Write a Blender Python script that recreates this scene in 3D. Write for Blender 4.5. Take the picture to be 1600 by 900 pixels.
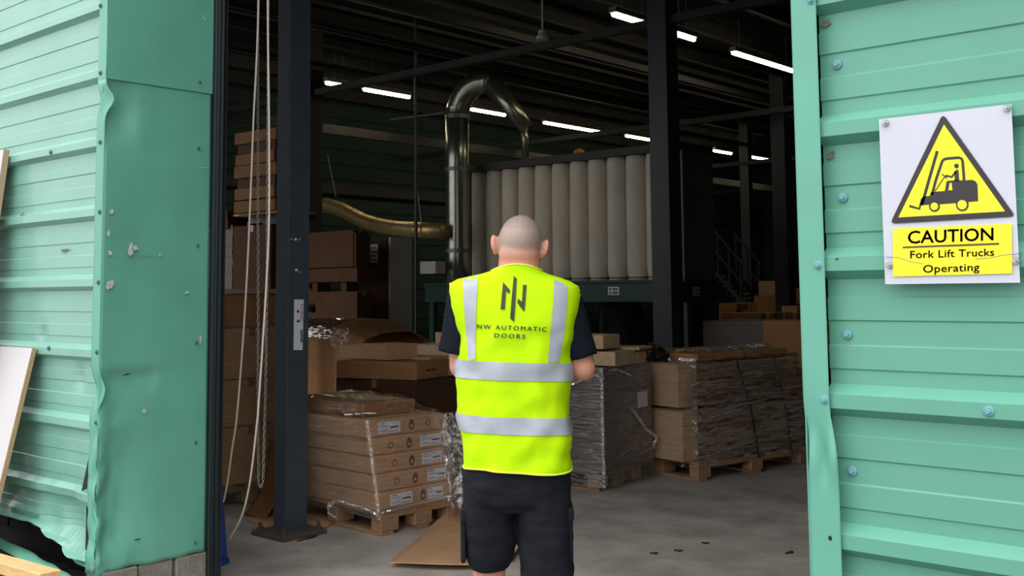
import bpy, bmesh, math, random
from mathutils import Vector, Matrix, noise
from mathutils.bvhtree import BVHTree

for o in list(bpy.data.objects):
    bpy.data.objects.remove(o)
SC = bpy.context.scene
COL = SC.collection
PI = math.pi

# ---------------------------------------------------------------- camera
F, PX, PY, H = 1691.0, 800.0, 310.0, 1.47
AX = -Vector((-1907, 163, F)).normalized()          # world X in image axes (right, down, forward)
AY = Vector((1510, 132.5, F)).normalized()
AY = (AY - AX * AX.dot(AY)).normalized()
AZ = AX.cross(AY)
if AZ.y > 0:
    AZ = -AZ
CAM = Vector((0, 0, H))
def ray(x, y):
    d = Vector((x - PX, y - PY, F))
    return Vector((d.dot(AX), d.dot(AY), d.dot(AZ)))
def oY(x, y, Y): r = ray(x, y); return CAM + r * (Y / r.y)
def oX(x, y, X): r = ray(x, y); return CAM + r * (X / r.x)
def oZ(x, y, Z=0.0): r = ray(x, y); return CAM + r * ((Z - H) / r.z)

cam = bpy.data.cameras.new('camera')
cam.sensor_width = 36.0
cam.lens = F / 1600 * 36
cam.shift_y = -140 / 1600
cam.clip_start = 0.05
cam.clip_end = 200
co = bpy.data.objects.new('camera', cam)
COL.objects.link(co)
right = Vector((AX.x, AY.x, AZ.x)); down = Vector((AX.y, AY.y, AZ.y)); fwd = Vector((AX.z, AY.z, AZ.z))
up = -down; back = -fwd
co.matrix_world = Matrix(((right.x, up.x, back.x, CAM.x), (right.y, up.y, back.y, CAM.y), (right.z, up.z, back.z, CAM.z), (0, 0, 0, 1)))
SC.camera = co

# ---------------------------------------------------------------- sky, exposure
w = bpy.data.worlds.new('overcast_sky')
SC.world = w
w.use_nodes = True
# overcast sky: zenith three times as bright as the horizon, the same all round
_n, _l = w.node_tree.nodes, w.node_tree.links
_t = _n.new('ShaderNodeTexCoord'); _s = _n.new('ShaderNodeSeparateXYZ'); _l.new(_t.outputs['Generated'], _s.inputs[0])
_r = _n.new('ShaderNodeMapRange'); _r.inputs['From Min'].default_value = 0; _r.inputs['From Max'].default_value = 1
_r.inputs['To Min'].default_value = 1 / 3; _r.inputs['To Max'].default_value = 1
_l.new(_s.outputs['Z'], _r.inputs['Value'])
_m = _n.new('ShaderNodeMath'); _m.operation = 'MULTIPLY'; _m.inputs[1].default_value = 1.75; _l.new(_r.outputs[0], _m.inputs[0])
_n['Background'].inputs[0].default_value = (0.97, 0.985, 1.0, 1)
_l.new(_m.outputs[0], _n['Background'].inputs[1])
SC.view_settings.view_transform = 'Standard'
SC.view_settings.look = 'None'
SC.view_settings.exposure = 1.05
SC.view_settings.gamma = 1.0
SC.view_settings.use_curve_mapping = False

# ---------------------------------------------------------------- helpers
def srgb(r, g, b):
    f = lambda c: ((c / 255 + 0.055) / 1.055) ** 2.4 if c > 10 else c / 255 / 12.92
    return (f(r), f(g), f(b))

MATS = {}
def mat(name, col, rough=0.6, metal=0.0, var=0.0, scale=8.0, bump=0.0, bscale=40.0, stretch=(1, 1, 1), spec=0.5, emit=0.0, col2=None, thr=None, coat=0.0):
    m = bpy.data.materials.new(name); m.use_nodes = True
    nt = m.node_tree; N = nt.nodes; L = nt.links
    p = N['Principled BSDF']
    p.inputs['Base Color'].default_value = (*col, 1)
    p.inputs['Roughness'].default_value = rough
    p.inputs['Metallic'].default_value = metal
    p.inputs['Specular IOR Level'].default_value = spec
    p.inputs['Coat Weight'].default_value = coat
    if emit:
        p.inputs['Emission Color'].default_value = (*col, 1)
        p.inputs['Emission Strength'].default_value = emit
    if var or bump or col2:
        tc = N.new('ShaderNodeTexCoord'); mp = N.new('ShaderNodeMapping')
        mp.inputs['Scale'].default_value = stretch
        L.new(tc.outputs['Object'], mp.inputs['Vector'])
        if var or col2:
            n = N.new('ShaderNodeTexNoise'); n.inputs['Scale'].default_value = scale; n.inputs['Detail'].default_value = 6
            n.inputs['Roughness'].default_value = 0.62
            L.new(mp.outputs[0], n.inputs['Vector'])
            r = N.new('ShaderNodeValToRGB')
            a, b = (0.3, 0.7) if thr is None else thr
            r.color_ramp.elements[0].position = a; r.color_ramp.elements[1].position = b
            if col2:
                c0, c1 = col, col2
            else:
                c0 = [c * (1 - var) for c in col]; c1 = [min(1, c * (1 + var)) for c in col]
            r.color_ramp.elements[0].color = (*c0, 1); r.color_ramp.elements[1].color = (*c1, 1)
            L.new(n.outputs['Fac'], r.inputs['Fac']); L.new(r.outputs['Color'], p.inputs['Base Color'])
        if bump:
            n2 = N.new('ShaderNodeTexNoise'); n2.inputs['Scale'].default_value = bscale; n2.inputs['Detail'].default_value = 5
            L.new(mp.outputs[0], n2.inputs['Vector'])
            bp = N.new('ShaderNodeBump'); bp.inputs['Strength'].default_value = bump; bp.inputs['Distance'].default_value = 0.01
            L.new(n2.outputs['Fac'], bp.inputs['Height']); L.new(bp.outputs['Normal'], p.inputs['Normal'])
    MATS[name] = m
    return m

def film_mat(name, haze=0.06, gloss=0.22, tint=(0.8, 0.8, 0.8), stretch=(2, 2, 14), scale=5, bd_=0.011):
    m = bpy.data.materials.new(name); m.use_nodes = True
    nt = m.node_tree; N = nt.nodes; L = nt.links
    N.remove(N['Principled BSDF']); out = N['Material Output']
    tr = N.new('ShaderNodeBsdfTransparent'); gl = N.new('ShaderNodeBsdfGlossy'); df = N.new('ShaderNodeBsdfDiffuse')
    gl.inputs['Roughness'].default_value = 0.07; gl.inputs['Color'].default_value = (1, 1, 1, 1)
    df.inputs['Color'].default_value = (*tint, 1)
    tc = N.new('ShaderNodeTexCoord'); mp = N.new('ShaderNodeMapping'); mp.inputs['Scale'].default_value = stretch
    L.new(tc.outputs['Object'], mp.inputs['Vector'])
    n = N.new('ShaderNodeTexNoise'); n.inputs['Scale'].default_value = scale; n.inputs['Detail'].default_value = 7; n.inputs['Distortion'].default_value = 0.6
    L.new(mp.outputs[0], n.inputs['Vector'])
    bp = N.new('ShaderNodeBump'); bp.inputs['Strength'].default_value = 1.0; bp.inputs['Distance'].default_value = bd_
    L.new(n.outputs['Fac'], bp.inputs['Height']); L.new(bp.outputs['Normal'], gl.inputs['Normal'])
    def rng(lo, hi):
        r = N.new('ShaderNodeMapRange'); r.inputs['From Min'].default_value = 0.35; r.inputs['From Max'].default_value = 0.7
        r.inputs['To Min'].default_value = lo; r.inputs['To Max'].default_value = hi
        L.new(n.outputs['Fac'], r.inputs['Value']); return r
    r1 = rng(haze * 0.4, haze * 2.4); r2 = rng(gloss * 0.4, gloss * 1.6)
    m1 = N.new('ShaderNodeMixShader'); m2 = N.new('ShaderNodeMixShader')
    L.new(r1.outputs[0], m1.inputs['Fac']); L.new(tr.outputs[0], m1.inputs[1]); L.new(df.outputs[0], m1.inputs[2])
    L.new(r2.outputs[0], m2.inputs['Fac']); L.new(m1.outputs[0], m2.inputs[1]); L.new(gl.outputs[0], m2.inputs[2])
    L.new(m2.outputs[0], out.inputs['Surface'])
    MATS[name] = m
    return m

class MB:
    def __init__(s): s.v = []; s.f = []; s.smooth = False
    def add(s, vs, fs):
        b = len(s.v); s.v += [tuple(v) for v in vs]; s.f += [tuple(b + i for i in f) for f in fs]; return s
    def box(s, x0, x1, y0, y1, z0, z1, M=None):
        vs = [Vector(p) for p in ((x0, y0, z0), (x1, y0, z0), (x1, y1, z0), (x0, y1, z0), (x0, y0, z1), (x1, y0, z1), (x1, y1, z1), (x0, y1, z1))]
        if M: vs = [M @ v for v in vs]
        return s.add(vs, [(0, 3, 2, 1), (4, 5, 6, 7), (0, 1, 5, 4), (1, 2, 6, 5), (2, 3, 7, 6), (3, 0, 4, 7)])
    def loft(s, rings, closed=True, caps=True):
        n = len(rings[0]); vs = [p for r in rings for p in r]; fs = []
        for i in range(len(rings) - 1):
            for j in range(n if closed else n - 1):
                k = (j + 1) % n
                fs.append((i * n + j, i * n + k, (i + 1) * n + k, (i + 1) * n + j))
        if caps and closed:
            fs.append(tuple(range(n - 1, -1, -1))); fs.append(tuple((len(rings) - 1) * n + j for j in range(n)))
        return s.add(vs, fs)
    def tube(s, path, r, n=10, caps=True):
        path = [Vector(p) for p in path]; rings = []
        prev = None
        for i, p in enumerate(path):
            d = (path[min(i + 1, len(path) - 1)] - path[max(i - 1, 0)]).normalized()
            if prev is None:
                a = Vector((0, 0, 1)) if abs(d.z) < 0.9 else Vector((1, 0, 0))
                u = d.cross(a).normalized()
            else:
                u = (prev - d * prev.dot(d)).normalized()
            prev = u; v = d.cross(u)
            rr = r[i] if isinstance(r, (list, tuple)) else r
            rings.append([p + (u * math.cos(t * 2 * PI / n) + v * math.sin(t * 2 * PI / n)) * rr for t in range(n)])
        return s.loft(rings, True, caps)
    def lathe(s, prof, n=20, c=(0, 0, 0), caps=True):
        rings = [[(c[0] + r * math.cos(t * 2 * PI / n), c[1] + r * math.sin(t * 2 * PI / n), c[2] + z) for t in range(n)] for r, z in prof]
        return s.loft(rings, True, caps)
    def ell(s, c, r, n=16, m=10, M=None):
        rings = []
        for i in range(1, m):
            a = -PI / 2 + PI * i / m
            rings.append([Vector((r[0] * math.cos(a) * math.cos(t * 2 * PI / n), r[1] * math.cos(a) * math.sin(t * 2 * PI / n), r[2] * math.sin(a))) for t in range(n)])
        c = Vector(c)
        rings = [[c + (M @ p if M else p) for p in rg] for rg in rings]
        return s.loft(rings)
    def grid(s, fn, nu, nv):
        vs = [fn(i / nu, j / nv) for j in range(nv + 1) for i in range(nu + 1)]
        fs = [(j * (nu + 1) + i, j * (nu + 1) + i + 1, (j + 1) * (nu + 1) + i + 1, (j + 1) * (nu + 1) + i) for j in range(nv) for i in range(nu)]
        return s.add(vs, fs)
    def prism(s, pts, d):
        """flat polygon (list of 3D points) extruded by vector d"""
        n = len(pts); d = Vector(d); pts = [Vector(p) for p in pts]
        return s.add(pts + [p + d for p in pts], [tuple(range(n - 1, -1, -1)), tuple(range(n, 2 * n))] + [(i, (i + 1) % n, n + (i + 1) % n, n + i) for i in range(n)])
    def mesh(s, name):
        me = bpy.data.meshes.new(name); me.from_pydata(s.v, [], s.f)
        bm = bmesh.new(); bm.from_mesh(me); bmesh.ops.recalc_face_normals(bm, faces=bm.faces); bm.to_mesh(me); bm.free()
        return me
    def build(s, name, m, parent=None, smooth=False, bevel=0.0, seg=1, recalc=True, solid=0.0):
        if recalc: me = s.mesh(name)
        else:
            me = bpy.data.meshes.new(name); me.from_pydata(s.v, [], s.f)
        if smooth: me.shade_smooth() if hasattr(me, 'shade_smooth') else None
        o = bpy.data.objects.new(name, me); COL.objects.link(o)
        me.materials.append(MATS[m] if isinstance(m, str) else m)
        if parent: o.parent = parent
        if solid:
            md = o.modifiers.new('thickness', 'SOLIDIFY'); md.thickness = solid
        if bevel:
            b = o.modifiers.new('bevel', 'BEVEL'); b.width = bevel; b.segments = seg; b.limit_method = 'ANGLE'
        return o

def tag(o, label=None, cat=None, group=None, kind=None):
    if label: o['label'] = label
    if cat: o['category'] = cat
    if group: o['group'] = group
    if kind: o['kind'] = kind
    return o
def thing(name, label, cat, loc=(0, 0, 0), rz=0.0, group=None):
    o = bpy.data.objects.new(name, None); COL.objects.link(o); o.empty_display_size = 0.1
    o.location = loc; o.rotation_euler = (0, 0, rz)
    return tag(o, label, cat, group)
def struct(o): o['kind'] = 'structure'; return o
def copy_tree(o, parent=None):
    c = o.copy(); COL.objects.link(c); c.parent = parent
    for ch in list(o.children): copy_tree(ch, c)
    return c
def nz(x, y=0.0, z=0.0): return noise.noise(Vector((x, y, z)))
def rnd(a, b): return random.uniform(a, b)
random.seed(4)
def smoothstep(a, b, x):
    t = max(0.0, min(1.0, (x - a) / (b - a))); return t * t * (3 - 2 * t)

# ---------------------------------------------------------------- materials
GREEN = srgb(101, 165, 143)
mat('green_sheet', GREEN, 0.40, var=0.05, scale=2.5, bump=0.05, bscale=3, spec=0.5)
mat('green_sheet_lit', srgb(130, 183, 167), 0.36, var=0.08, scale=1.6, bump=0.05, bscale=3, spec=0.6, coat=0.3)  # lighter copy of green_sheet: left wall's extra brightness put into the colour
mat('green_trim', srgb(104, 172, 150), 0.4, var=0.06, scale=3, spec=0.5)
mat('green_flashing', srgb(100, 168, 146), 0.42, var=0.10, scale=2.2, bump=0.08, bscale=4)
mat('bare_chip', srgb(186, 190, 184), 0.7, var=0.25, scale=60)
mat('rust_scrape', srgb(112, 106, 94), 0.8, var=0.3, scale=70)
mat('fixing_blue', srgb(110, 165, 170), 0.4)
mat('fixing_dark', srgb(70, 110, 100), 0.5)
mat('steel_bright', srgb(190, 190, 190), 0.3, 0.9)
mat('steel_dull', srgb(120, 120, 120), 0.5, 0.8)
mat('concrete', srgb(178, 170, 160), 0.75, var=0.34, scale=2.6, bump=0.25, bscale=18, spec=0.35)
mat('asphalt', srgb(96, 95, 93), 0.9, var=0.2, scale=30, bump=0.5, bscale=120)
mat('blockwork', srgb(128, 122, 112), 0.95, var=0.25, scale=14, bump=0.6, bscale=60)
mat('dark_void', srgb(30, 28, 27), 0.95, var=0.3, scale=9)  # near-black: shade of the gap behind the sheets put into blocks and lining
mat('black_rubber', srgb(26, 27, 29), 0.55)
mat('guide_steel', srgb(40, 44, 50), 0.35, 0.6)
mat('roof_dark', srgb(20, 22, 27), 0.9, var=0.2, scale=2)
mat('purlin', srgb(38, 36, 35), 0.7, var=0.25, scale=4)
mat('navy_steel', srgb(64, 74, 84), 0.5, var=0.12, scale=7, bump=0.06, bscale=60)
mat('column_dark', srgb(36, 40, 46), 0.5, var=0.2, scale=6)
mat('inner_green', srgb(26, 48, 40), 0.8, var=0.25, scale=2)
mat('machine_green', srgb(26, 66, 54), 0.5, var=0.15, scale=5)
mat('machine_grey', srgb(104, 98, 86), 0.6, var=0.15, scale=3)
mat('machine_frame', srgb(58, 56, 52), 0.6)
mat('bag_cloth', srgb(222, 211, 192), 0.9, var=0.12, scale=5, bump=0.2, bscale=14, stretch=(1, 1, .4))
mat('duct_steel', srgb(150, 150, 138), 0.28, 0.9, var=0.15, scale=5)
mat('duct_warm', srgb(176, 152, 104), 0.38, 0.75, var=0.2, scale=7)
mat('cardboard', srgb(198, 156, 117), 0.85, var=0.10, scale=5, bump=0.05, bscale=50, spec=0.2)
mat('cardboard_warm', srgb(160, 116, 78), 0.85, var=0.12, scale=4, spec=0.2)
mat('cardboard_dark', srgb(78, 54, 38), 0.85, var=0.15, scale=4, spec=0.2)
mat('cardboard_shaded', srgb(118, 86, 58), 0.85, var=0.15, scale=4, spec=0.2)  # darker cardboard copy: dim light on the high pile put into the colour
mat('cardboard_pale', srgb(178, 150, 126), 0.85, var=0.12, scale=5, spec=0.2)
mat('brown_tape', srgb(150, 112, 74), 0.25)
mat('pallet_wood', srgb(160, 124, 92), 0.85, var=0.28, scale=9, stretch=(1, 6, 6), bump=0.2, bscale=20)
mat('pale_wood', srgb(196, 166, 132), 0.8, var=0.18, scale=7, stretch=(6, 1, 6), bump=0.15)
mat('fresh_plank', srgb(222, 178, 122), 0.75, var=0.18, scale=7, stretch=(1, 8, 8))
mat('grey_board', srgb(104, 92, 84), 0.7, var=0.22, scale=6, stretch=(1, 1, 22), bump=0.2, bscale=12)
mat('brown_board', srgb(186, 156, 126), 0.75, var=0.25, scale=6, stretch=(1, 1, 26), bump=0.2, bscale=14)
mat('chipboard_edge', srgb(176, 146, 112), 0.9, var=0.35, scale=120, bump=0.3, bscale=160)
mat('white_laminate', srgb(204, 199, 200), 0.35, var=0.03, scale=3)
mat('white_panel', srgb(170, 168, 158), 0.6, var=0.08, scale=2)
mat('paper_white', srgb(226, 228, 236), 0.6)
mat('ink', srgb(40, 38, 40), 0.6)
mat('ink_grey', srgb(120, 120, 130), 0.7)
mat('ink_red', srgb(200, 70, 60), 0.7)
mat('ink_brown', srgb(92, 62, 40), 0.8)
mat('black_plastic', srgb(30, 28, 28), 0.35, bump=0.4, bscale=12)
mat('rope_white', srgb(206, 198, 182), 0.9, bump=0.4, bscale=200)
mat('chain_steel', srgb(150, 148, 140), 0.4, 0.7)
mat('blue_plastic', srgb(30, 78, 170), 0.45, var=0.08, scale=6)
mat('tube_light', (1.0, 0.88, 0.58), 0.5, emit=16.0)
mat('light_housing', srgb(120, 118, 110), 0.6)
mat('sign_white', srgb(206, 206, 218), 0.3)
mat('sign_yellow', srgb(250, 238, 40), 0.35)
mat('sign_black', srgb(48, 44, 46), 0.35)
mat('sign_text', srgb(88, 72, 30), 0.4)
mat('orange_lamp', srgb(210, 120, 40), 0.4)
film_mat('film', 0.022, 0.24)
film_mat('film_crease_glint', 0.26, 0.55, stretch=(4, 4, 4), scale=6, bd_=.01, tint=(.9, .88, .84))  # whitish haze for rolled film edges; also paints the glint streaks
film_mat('film_glossy', 0.015, 0.46, stretch=(2.5, 2.5, 10), scale=4, bd_=.008)
film_mat('film_loose', 0.10, 0.50, stretch=(5, 5, 5), scale=5, bd_=.02)

# ================================================================= THE SETTING
D = 2.508                              # crest plane of the facade cladding
XL, XR = -4.788, -1.20                 # door opening
ZC = oY(1290, 423.3, D).z              # a rib's crest edge
PITCH = 0.333
ROOF = 5.5
XW, XE, YN = -18.0, 7.0, 33.0

PROF = [(0, 0), (.034, 0), (.057, .032), (.075, .032), (.091, .032), (.095, .028), (.122, .028), (.149, .028), (.153, .032), (.18, .032), (.209, .032), (.213, .028), (.24, .028), (.266, .028), (.270, .032), (.29, .032), (.312, .032)]
def rows(z0, z1):
    out = []
    k = math.floor((z0 - ZC) / PITCH) - 1
    while ZC + k * PITCH < z1:
        for u, d in PROF:
            z = ZC + k * PITCH + u
            if z0 <= z <= z1: out.append((z, d))
        k += 1
    return out

# floor and ground
m = MB(); m.box(XW, XE, D + .05, YN, -.2, 0); struct(m.build('floor', 'concrete'))
m = MB(); m.box(-30, 20, -25, D + .05, -.25, -.02); struct(m.build('ground', 'asphalt'))
m = MB(); m.box(XW - .3, XE + .3, D + .06, YN + .3, ROOF + .25, ROOF + .4); struct(m.build('ceiling', 'roof_dark'))

def clad(name, axis, pos, a0, a1, z0, z1, sgn, mt):
    """interior face of outer walls, ribbed horizontally"""
    rw = [(z0, .03)] + [(z, d) for z, d in rows(z0, z1)] + [(z1, .03)]
    m = MB()
    if axis == 'x': m.loft([[(pos + sgn * d, a0, z), (pos + sgn * d, a1, z), ] for z, d in rw], closed=False)
    else: m.loft([[(a0, pos + sgn * d, z), (a1, pos + sgn * d, z)] for z, d in rw], closed=False)
    o = m.build(name, mt); o.modifiers.new('thickness', 'SOLIDIFY').thickness = 0.02
    return struct(o)
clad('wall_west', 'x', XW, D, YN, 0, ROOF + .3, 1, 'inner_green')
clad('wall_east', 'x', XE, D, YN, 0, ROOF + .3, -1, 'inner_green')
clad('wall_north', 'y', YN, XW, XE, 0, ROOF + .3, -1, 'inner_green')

# front wall, right of the door
def dent_right(x, z): return 0.0
rw = rows(-.02, ROOF + .3)
m = MB(); m.loft([[(XR - .01, D + d, z), (-.4, D + d, z), (XE, D + d, z)] for z, d in rw], closed=False)
wr = struct(m.build('wall_right', 'green_sheet'))
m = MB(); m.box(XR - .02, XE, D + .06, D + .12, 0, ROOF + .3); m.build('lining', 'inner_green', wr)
# front wall, left of the door: torn and dented at its foot
def foot(x):                              # lower edge of the torn sheet
    pts = [(-9, .45), (-6.3, .45), (oY(0, 795, D).x, oY(0, 795, D).z), (oY(50, 812, D).x, oY(50, 812, D).z), (oY(85, 838, D).x, oY(85, 838, D).z), (oY(110, 868, D).x, oY(110, 868, D).z), (oY(138, 886, D).x, oY(138, 886, D).z), (-4.7, .215)]
    for (xa, za), (xb, zb) in zip(pts, pts[1:]):
        if xa <= x <= xb: return za + (zb - za) * smoothstep(0, 1, (x - xa) / (xb - xa))
    return .45
xs = [-9, -8, -7.2, -6.6] + [-6.4 + i * .025 for i in range(62)]
xs = [x for x in xs if x < XL - .045] + [XL - .045]
rings = []
for z, d in [(-.02, .032), (.06, .032), (.12, .032), (.2, .032), (.25, .032), (.3, .032)] + rows(.34, ROOF + .3):
    rg = []
    for x in xs:
        zz, y = z, D + d
        f = foot(x)
        low = smoothstep(.95, .25, z) * smoothstep(-6.6, -5.6, x)
        y += low * (.035 * nz(x * 3.1, z * 3.3, 2) + .02 * nz(x * 7, z * 8, 5))
        y += .05 * low * math.exp(-((x + 5.12) / .22) ** 2 - ((z - .42) / .16) ** 2)
        y += .012 * math.exp(-((x + 5.05) / .05) ** 2 - ((z - 1.08) / .06) ** 2) + .010 * math.exp(-((x + 5.45) / .05) ** 2 - ((z - 1.28) / .04) ** 2)
        if z < f:                          # everything under the tear rolls outwards into a narrow lip
            t = min(1.0, (f - z) / .3)
            zz = f - .045 * t + .012 * nz(x * 6, 3); y -= .055 * math.sin(min(t * 2.2, 1) * PI) - .01 * t
        else:
            y -= .02 * smoothstep(f + .06, f, z)
        rg.append((x, y, zz))
    rings.append(rg)
m = MB(); m.loft(rings, closed=False)
wl = struct(m.build('wall_left', 'green_sheet_lit'))
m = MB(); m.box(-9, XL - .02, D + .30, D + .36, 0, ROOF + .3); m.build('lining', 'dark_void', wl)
# over the door
m = MB(); m.loft([[(XL, D + d, z), (XR, D + d, z)] for z, d in rows(4.35, ROOF + .3)], closed=False)
m.box(XL, XR, D + .06, D + .55, 4.35, ROOF + .3); struct(m.build('wall_lintel', 'green_sheet'))

# block plinth behind the torn sheet and under the reveal
pl = struct(bpy.data.objects.new('wall_plinth', None)); COL.objects.link(pl)
for k in range(3):
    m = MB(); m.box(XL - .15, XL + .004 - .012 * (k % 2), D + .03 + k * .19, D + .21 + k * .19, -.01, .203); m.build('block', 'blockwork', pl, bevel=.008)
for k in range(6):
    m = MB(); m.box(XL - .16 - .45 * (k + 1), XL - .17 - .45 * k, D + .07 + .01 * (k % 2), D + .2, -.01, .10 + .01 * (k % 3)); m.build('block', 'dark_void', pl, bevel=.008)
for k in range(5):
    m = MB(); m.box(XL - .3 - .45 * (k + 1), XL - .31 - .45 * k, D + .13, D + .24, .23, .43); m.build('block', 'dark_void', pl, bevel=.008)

# door reveal: two sheets of flashing, the lower one knocked about
ZJ = oX(165, 122.5, XL).z
YR = 3.075
def reveal(z0, z1, bent, name, mt):
    nu, nv = 40, int((z1 - z0) / .022)
    def fn(u, v):
        y = D - .006 + (YR - D + .006) * u; z = z0 + (z1 - z0) * v; x = XL
        if bent:
            e = smoothstep(.30, 0, u)
            lowz = smoothstep(1.35, .3, z)
            x += e * lowz * (.030 * nz(z * 5, u * 4, 1) + .026 * nz(z * 11, u * 9, 4) + .012 * nz(z * 24, u * 16, 6))
            x -= .020 * math.exp(-((u - .16) / .13) ** 2 - ((z - (ZJ - .16)) / .11) ** 2)
            x -= .030 * math.exp(-((u) / .05) ** 2 - ((z - (ZJ - .10)) / .05) ** 2)
            x -= .012 * math.exp(-((u - .3) / .3) ** 2 - ((z - 1.1) / .1) ** 2) * (1 if z < 1.13 else .3)
            x += .006 * nz(u * 2.2, z * 1.7, 8) + .010 * lowz * nz(u * 2.6, z * 2.2, 3)
            x -= .11 * max(0.0, .30 - u) * (YR - D) * smoothstep(ZJ - .36, ZJ - .22, z) * smoothstep(ZJ + .01, ZJ - .03, z)
            x -= lowz * .07 * abs(nz(z * 3.5, u * 2.5, 11)) * smoothstep(.55, .05, u) * smoothstep(.0, .14, u)
            x -= .010 * smoothstep(.55, .45, u) * smoothstep(1.115, 1.10, z) * smoothstep(.95, 1.09, z)
            y += e * lowz * .03 * nz(z * 6, 7, u)
            if v < .06: z += .012 * nz(u * 5, 2) - .015 * (u < .1)
        return (x, y, z)
    m = MB(); m.grid(fn, nu, nv)
    o = m.build(name, mt, smooth=True); o.modifiers.new('thickness', 'SOLIDIFY').thickness = -.003
    return struct(o)
wret = reveal(.205, ZJ + .012, True, 'wall_return', 'green_flashing')
m = MB(); m.grid(lambda u, v: (XL + .006, D - .008 + (YR - D + .008) * u, ZJ + (4.4 - ZJ) * v), 6, 8); m.build('sheet', 'green_flashing', wret)
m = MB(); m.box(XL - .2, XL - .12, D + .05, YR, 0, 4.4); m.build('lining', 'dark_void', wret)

# corner flashing in front of the ribs
def corner_strip(z0, z1, bent, w=.075):
    def fn(u, v):
        z = z0 + (z1 - z0) * v
        x = XL - w * (1 - u); y = D - .006
        if bent:
            low = smoothstep(1.35, .3, z)
            y += low * (.026 * nz(z * 6, 1) + .022 * nz(z * 13, u * 2, 4) + .010 * nz(z * 27, u * 3, 4)) * (.4 + .6 * u)
            x += low * .016 * nz(z * 7, 9)
            b = math.exp(-((z - (ZJ - .10)) / .05) ** 2); x += .03 * b; y += .03 * b * u
            b = math.exp(-((z - 1.03) / .06) ** 2); x += .035 * b; y += .015 * b
        return (x, y, z)
    return fn
t2 = struct(bpy.data.objects.new('trim_1', None)); COL.objects.link(t2)
m = MB(); m.grid(corner_strip(.205, ZJ, True), 6, 90); m.build('corner_flashing', 'green_trim', t2, smooth=True, solid=.002)
m = MB(); m.grid(corner_strip(ZJ, 4.4, False), 1, 4); m.build('corner_flashing', 'green_trim', t2, solid=.002)
# right-hand trim of the opening
def trim_r(u, v):
    z = -.02 + 4.4 * v
    x = XR - .065 + .068 * u
    y = D - .008
    b = math.exp(-((z - 1.06) / .05) ** 2)
    x += .018 * smoothstep(1.2, 1.05, z) * (.4 + .6 * u)
    y += -.012 * b * math.sin(u * 9) + .010 * math.exp(-((z - 1.1) / .07) ** 2) * (1 - u)
    return (x, y, z)
t3 = struct(bpy.data.objects.new('trim_2', None)); COL.objects.link(t3)
m = MB(); m.grid(trim_r, 8, 200); m.build('edge_flashing', 'green_trim', t3, smooth=True, solid=.002)
m = MB(); m.box(XR - .063, XR - .060, D - .006, D + .12, 0, 4.4); m.build('return_flange', 'green_trim', t3)

# screws on the sheeting
def screw(p, n, r, mt, parent):
    """hex-headed screw with washer, axis along n"""
    m = MB(); R = Vector((0, 0, 1)).rotation_difference(Vector(n)).to_matrix()
    for prof, k in (([(r, 0), (r, .0025), (r * .82, .005)], 16), ([(r * .55, .005), (r * .55, .009), (r * .42, .0105)], 6)):
        b = len(m.v); m.lathe(prof, k)
        m.v[b:] = [tuple(Vector(p) + R @ Vector(v)) for v in m.v[b:]]
    return m.build('screw', mt, parent)
for x, y in ((1308, 101), (1317, 309), (1324, 523), (1332, 736)):
    screw(oY(x, y, D + .030), (0, -1, 0), .0125, 'fixing_blue', wr)
screw(oY(1545, 643, D), (0, -1, 0), .0125, 'fixing_blue', wr)
for x, y in ((1268, 1), (1279, 415), (1289, 625)):
    screw(oY(x, y, D - .008), (0, -1, 0), .011, 'fixing_blue', t3)
m = MB(); c = oY(1297, 841, D - .0105); m.prism([c + Vector((.005 * math.cos(a * PI / 5), 0, .006 * math.sin(a * PI / 5))) for a in range(10)], (0, .001, 0)); m.build('empty_hole', 'black_rubber', t3)
for x, y in ((157.5, 9), (157.5, 114), (157, 222), (156.5, 331), (154.5, 441), (152, 550), (151, 660)):
    screw(oY(x, y, D - .008), (0, -1, 0), .012, 'fixing_dark', t2)
for x, y in ((80, 238), (77, 544)):
    screw(oY(x, y, D), (0, -1, 0), .012, 'fixing_dark', wl)
for x, y in ((312, 128), (310, 231), (309, 383), (307, 535), (306, 691), (305, 848)):
    screw(oX(x, y, XL + .006), (1, 0, 0), .008, 'fixing_dark', wret)
# chipped and scraped paint
def patch(parent, cx, cy, rx, ry, mt, face, seed, ang=0.0):
    random.seed(seed); n = 13; pts = []
    for k in range(n):
        a = 2 * PI * k / n; s_ = rnd(.45, 1.1)
        dx, dy = rx * s_ * math.cos(a), ry * s_ * math.sin(a)
        px, py = cx + dx * math.cos(ang) - dy * math.sin(ang), cy + dx * math.sin(ang) + dy * math.cos(ang)
        pts.append(oX(px, py, XL + .0065) if face == 'x' else oY(px, py, face))
    m = MB(); m.prism(pts, (.0006, 0, 0) if face == 'x' else (0, -.0006, 0)); return m.build('paint_chip', mt, parent)
for i, (x, y, a, b, k, g) in enumerate(((204, 391, 5, 13, 'bare_chip', .1), (210, 388, 7, 5, 'bare_chip', -.4), (250, 398, 3, 2, 'bare_chip', 0), (174, 331, 5, 5, 'bare_chip', .3), (170, 365, 3, 9, 'bare_chip', 0), (172, 395, 4, 4, 'bare_chip', 0), (225, 643, 3, 6, 'bare_chip', 0), (292, 457, 6, 3, 'bare_chip', -.3), (198, 585, 9, 1.6, 'ink', -.25), (215, 843, 7, 1.6, 'ink', -.2), (171, 445, 7, 9, 'bare_chip', 0), (320, 262, 10, .8, 'bare_chip', 0), (222, 400, 30, .5, 'ink_grey', .02), (313, 530, 3, 8, 'bare_chip', .1), (318, 27, 8, 1.2, 'bare_chip', .9))):
    patch(wret, x, y, a, b, k, 'x', i, g)
patch(wl, 101, 391, 8, 3, 'rust_scrape', D + .024, 40, -.15)
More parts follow.
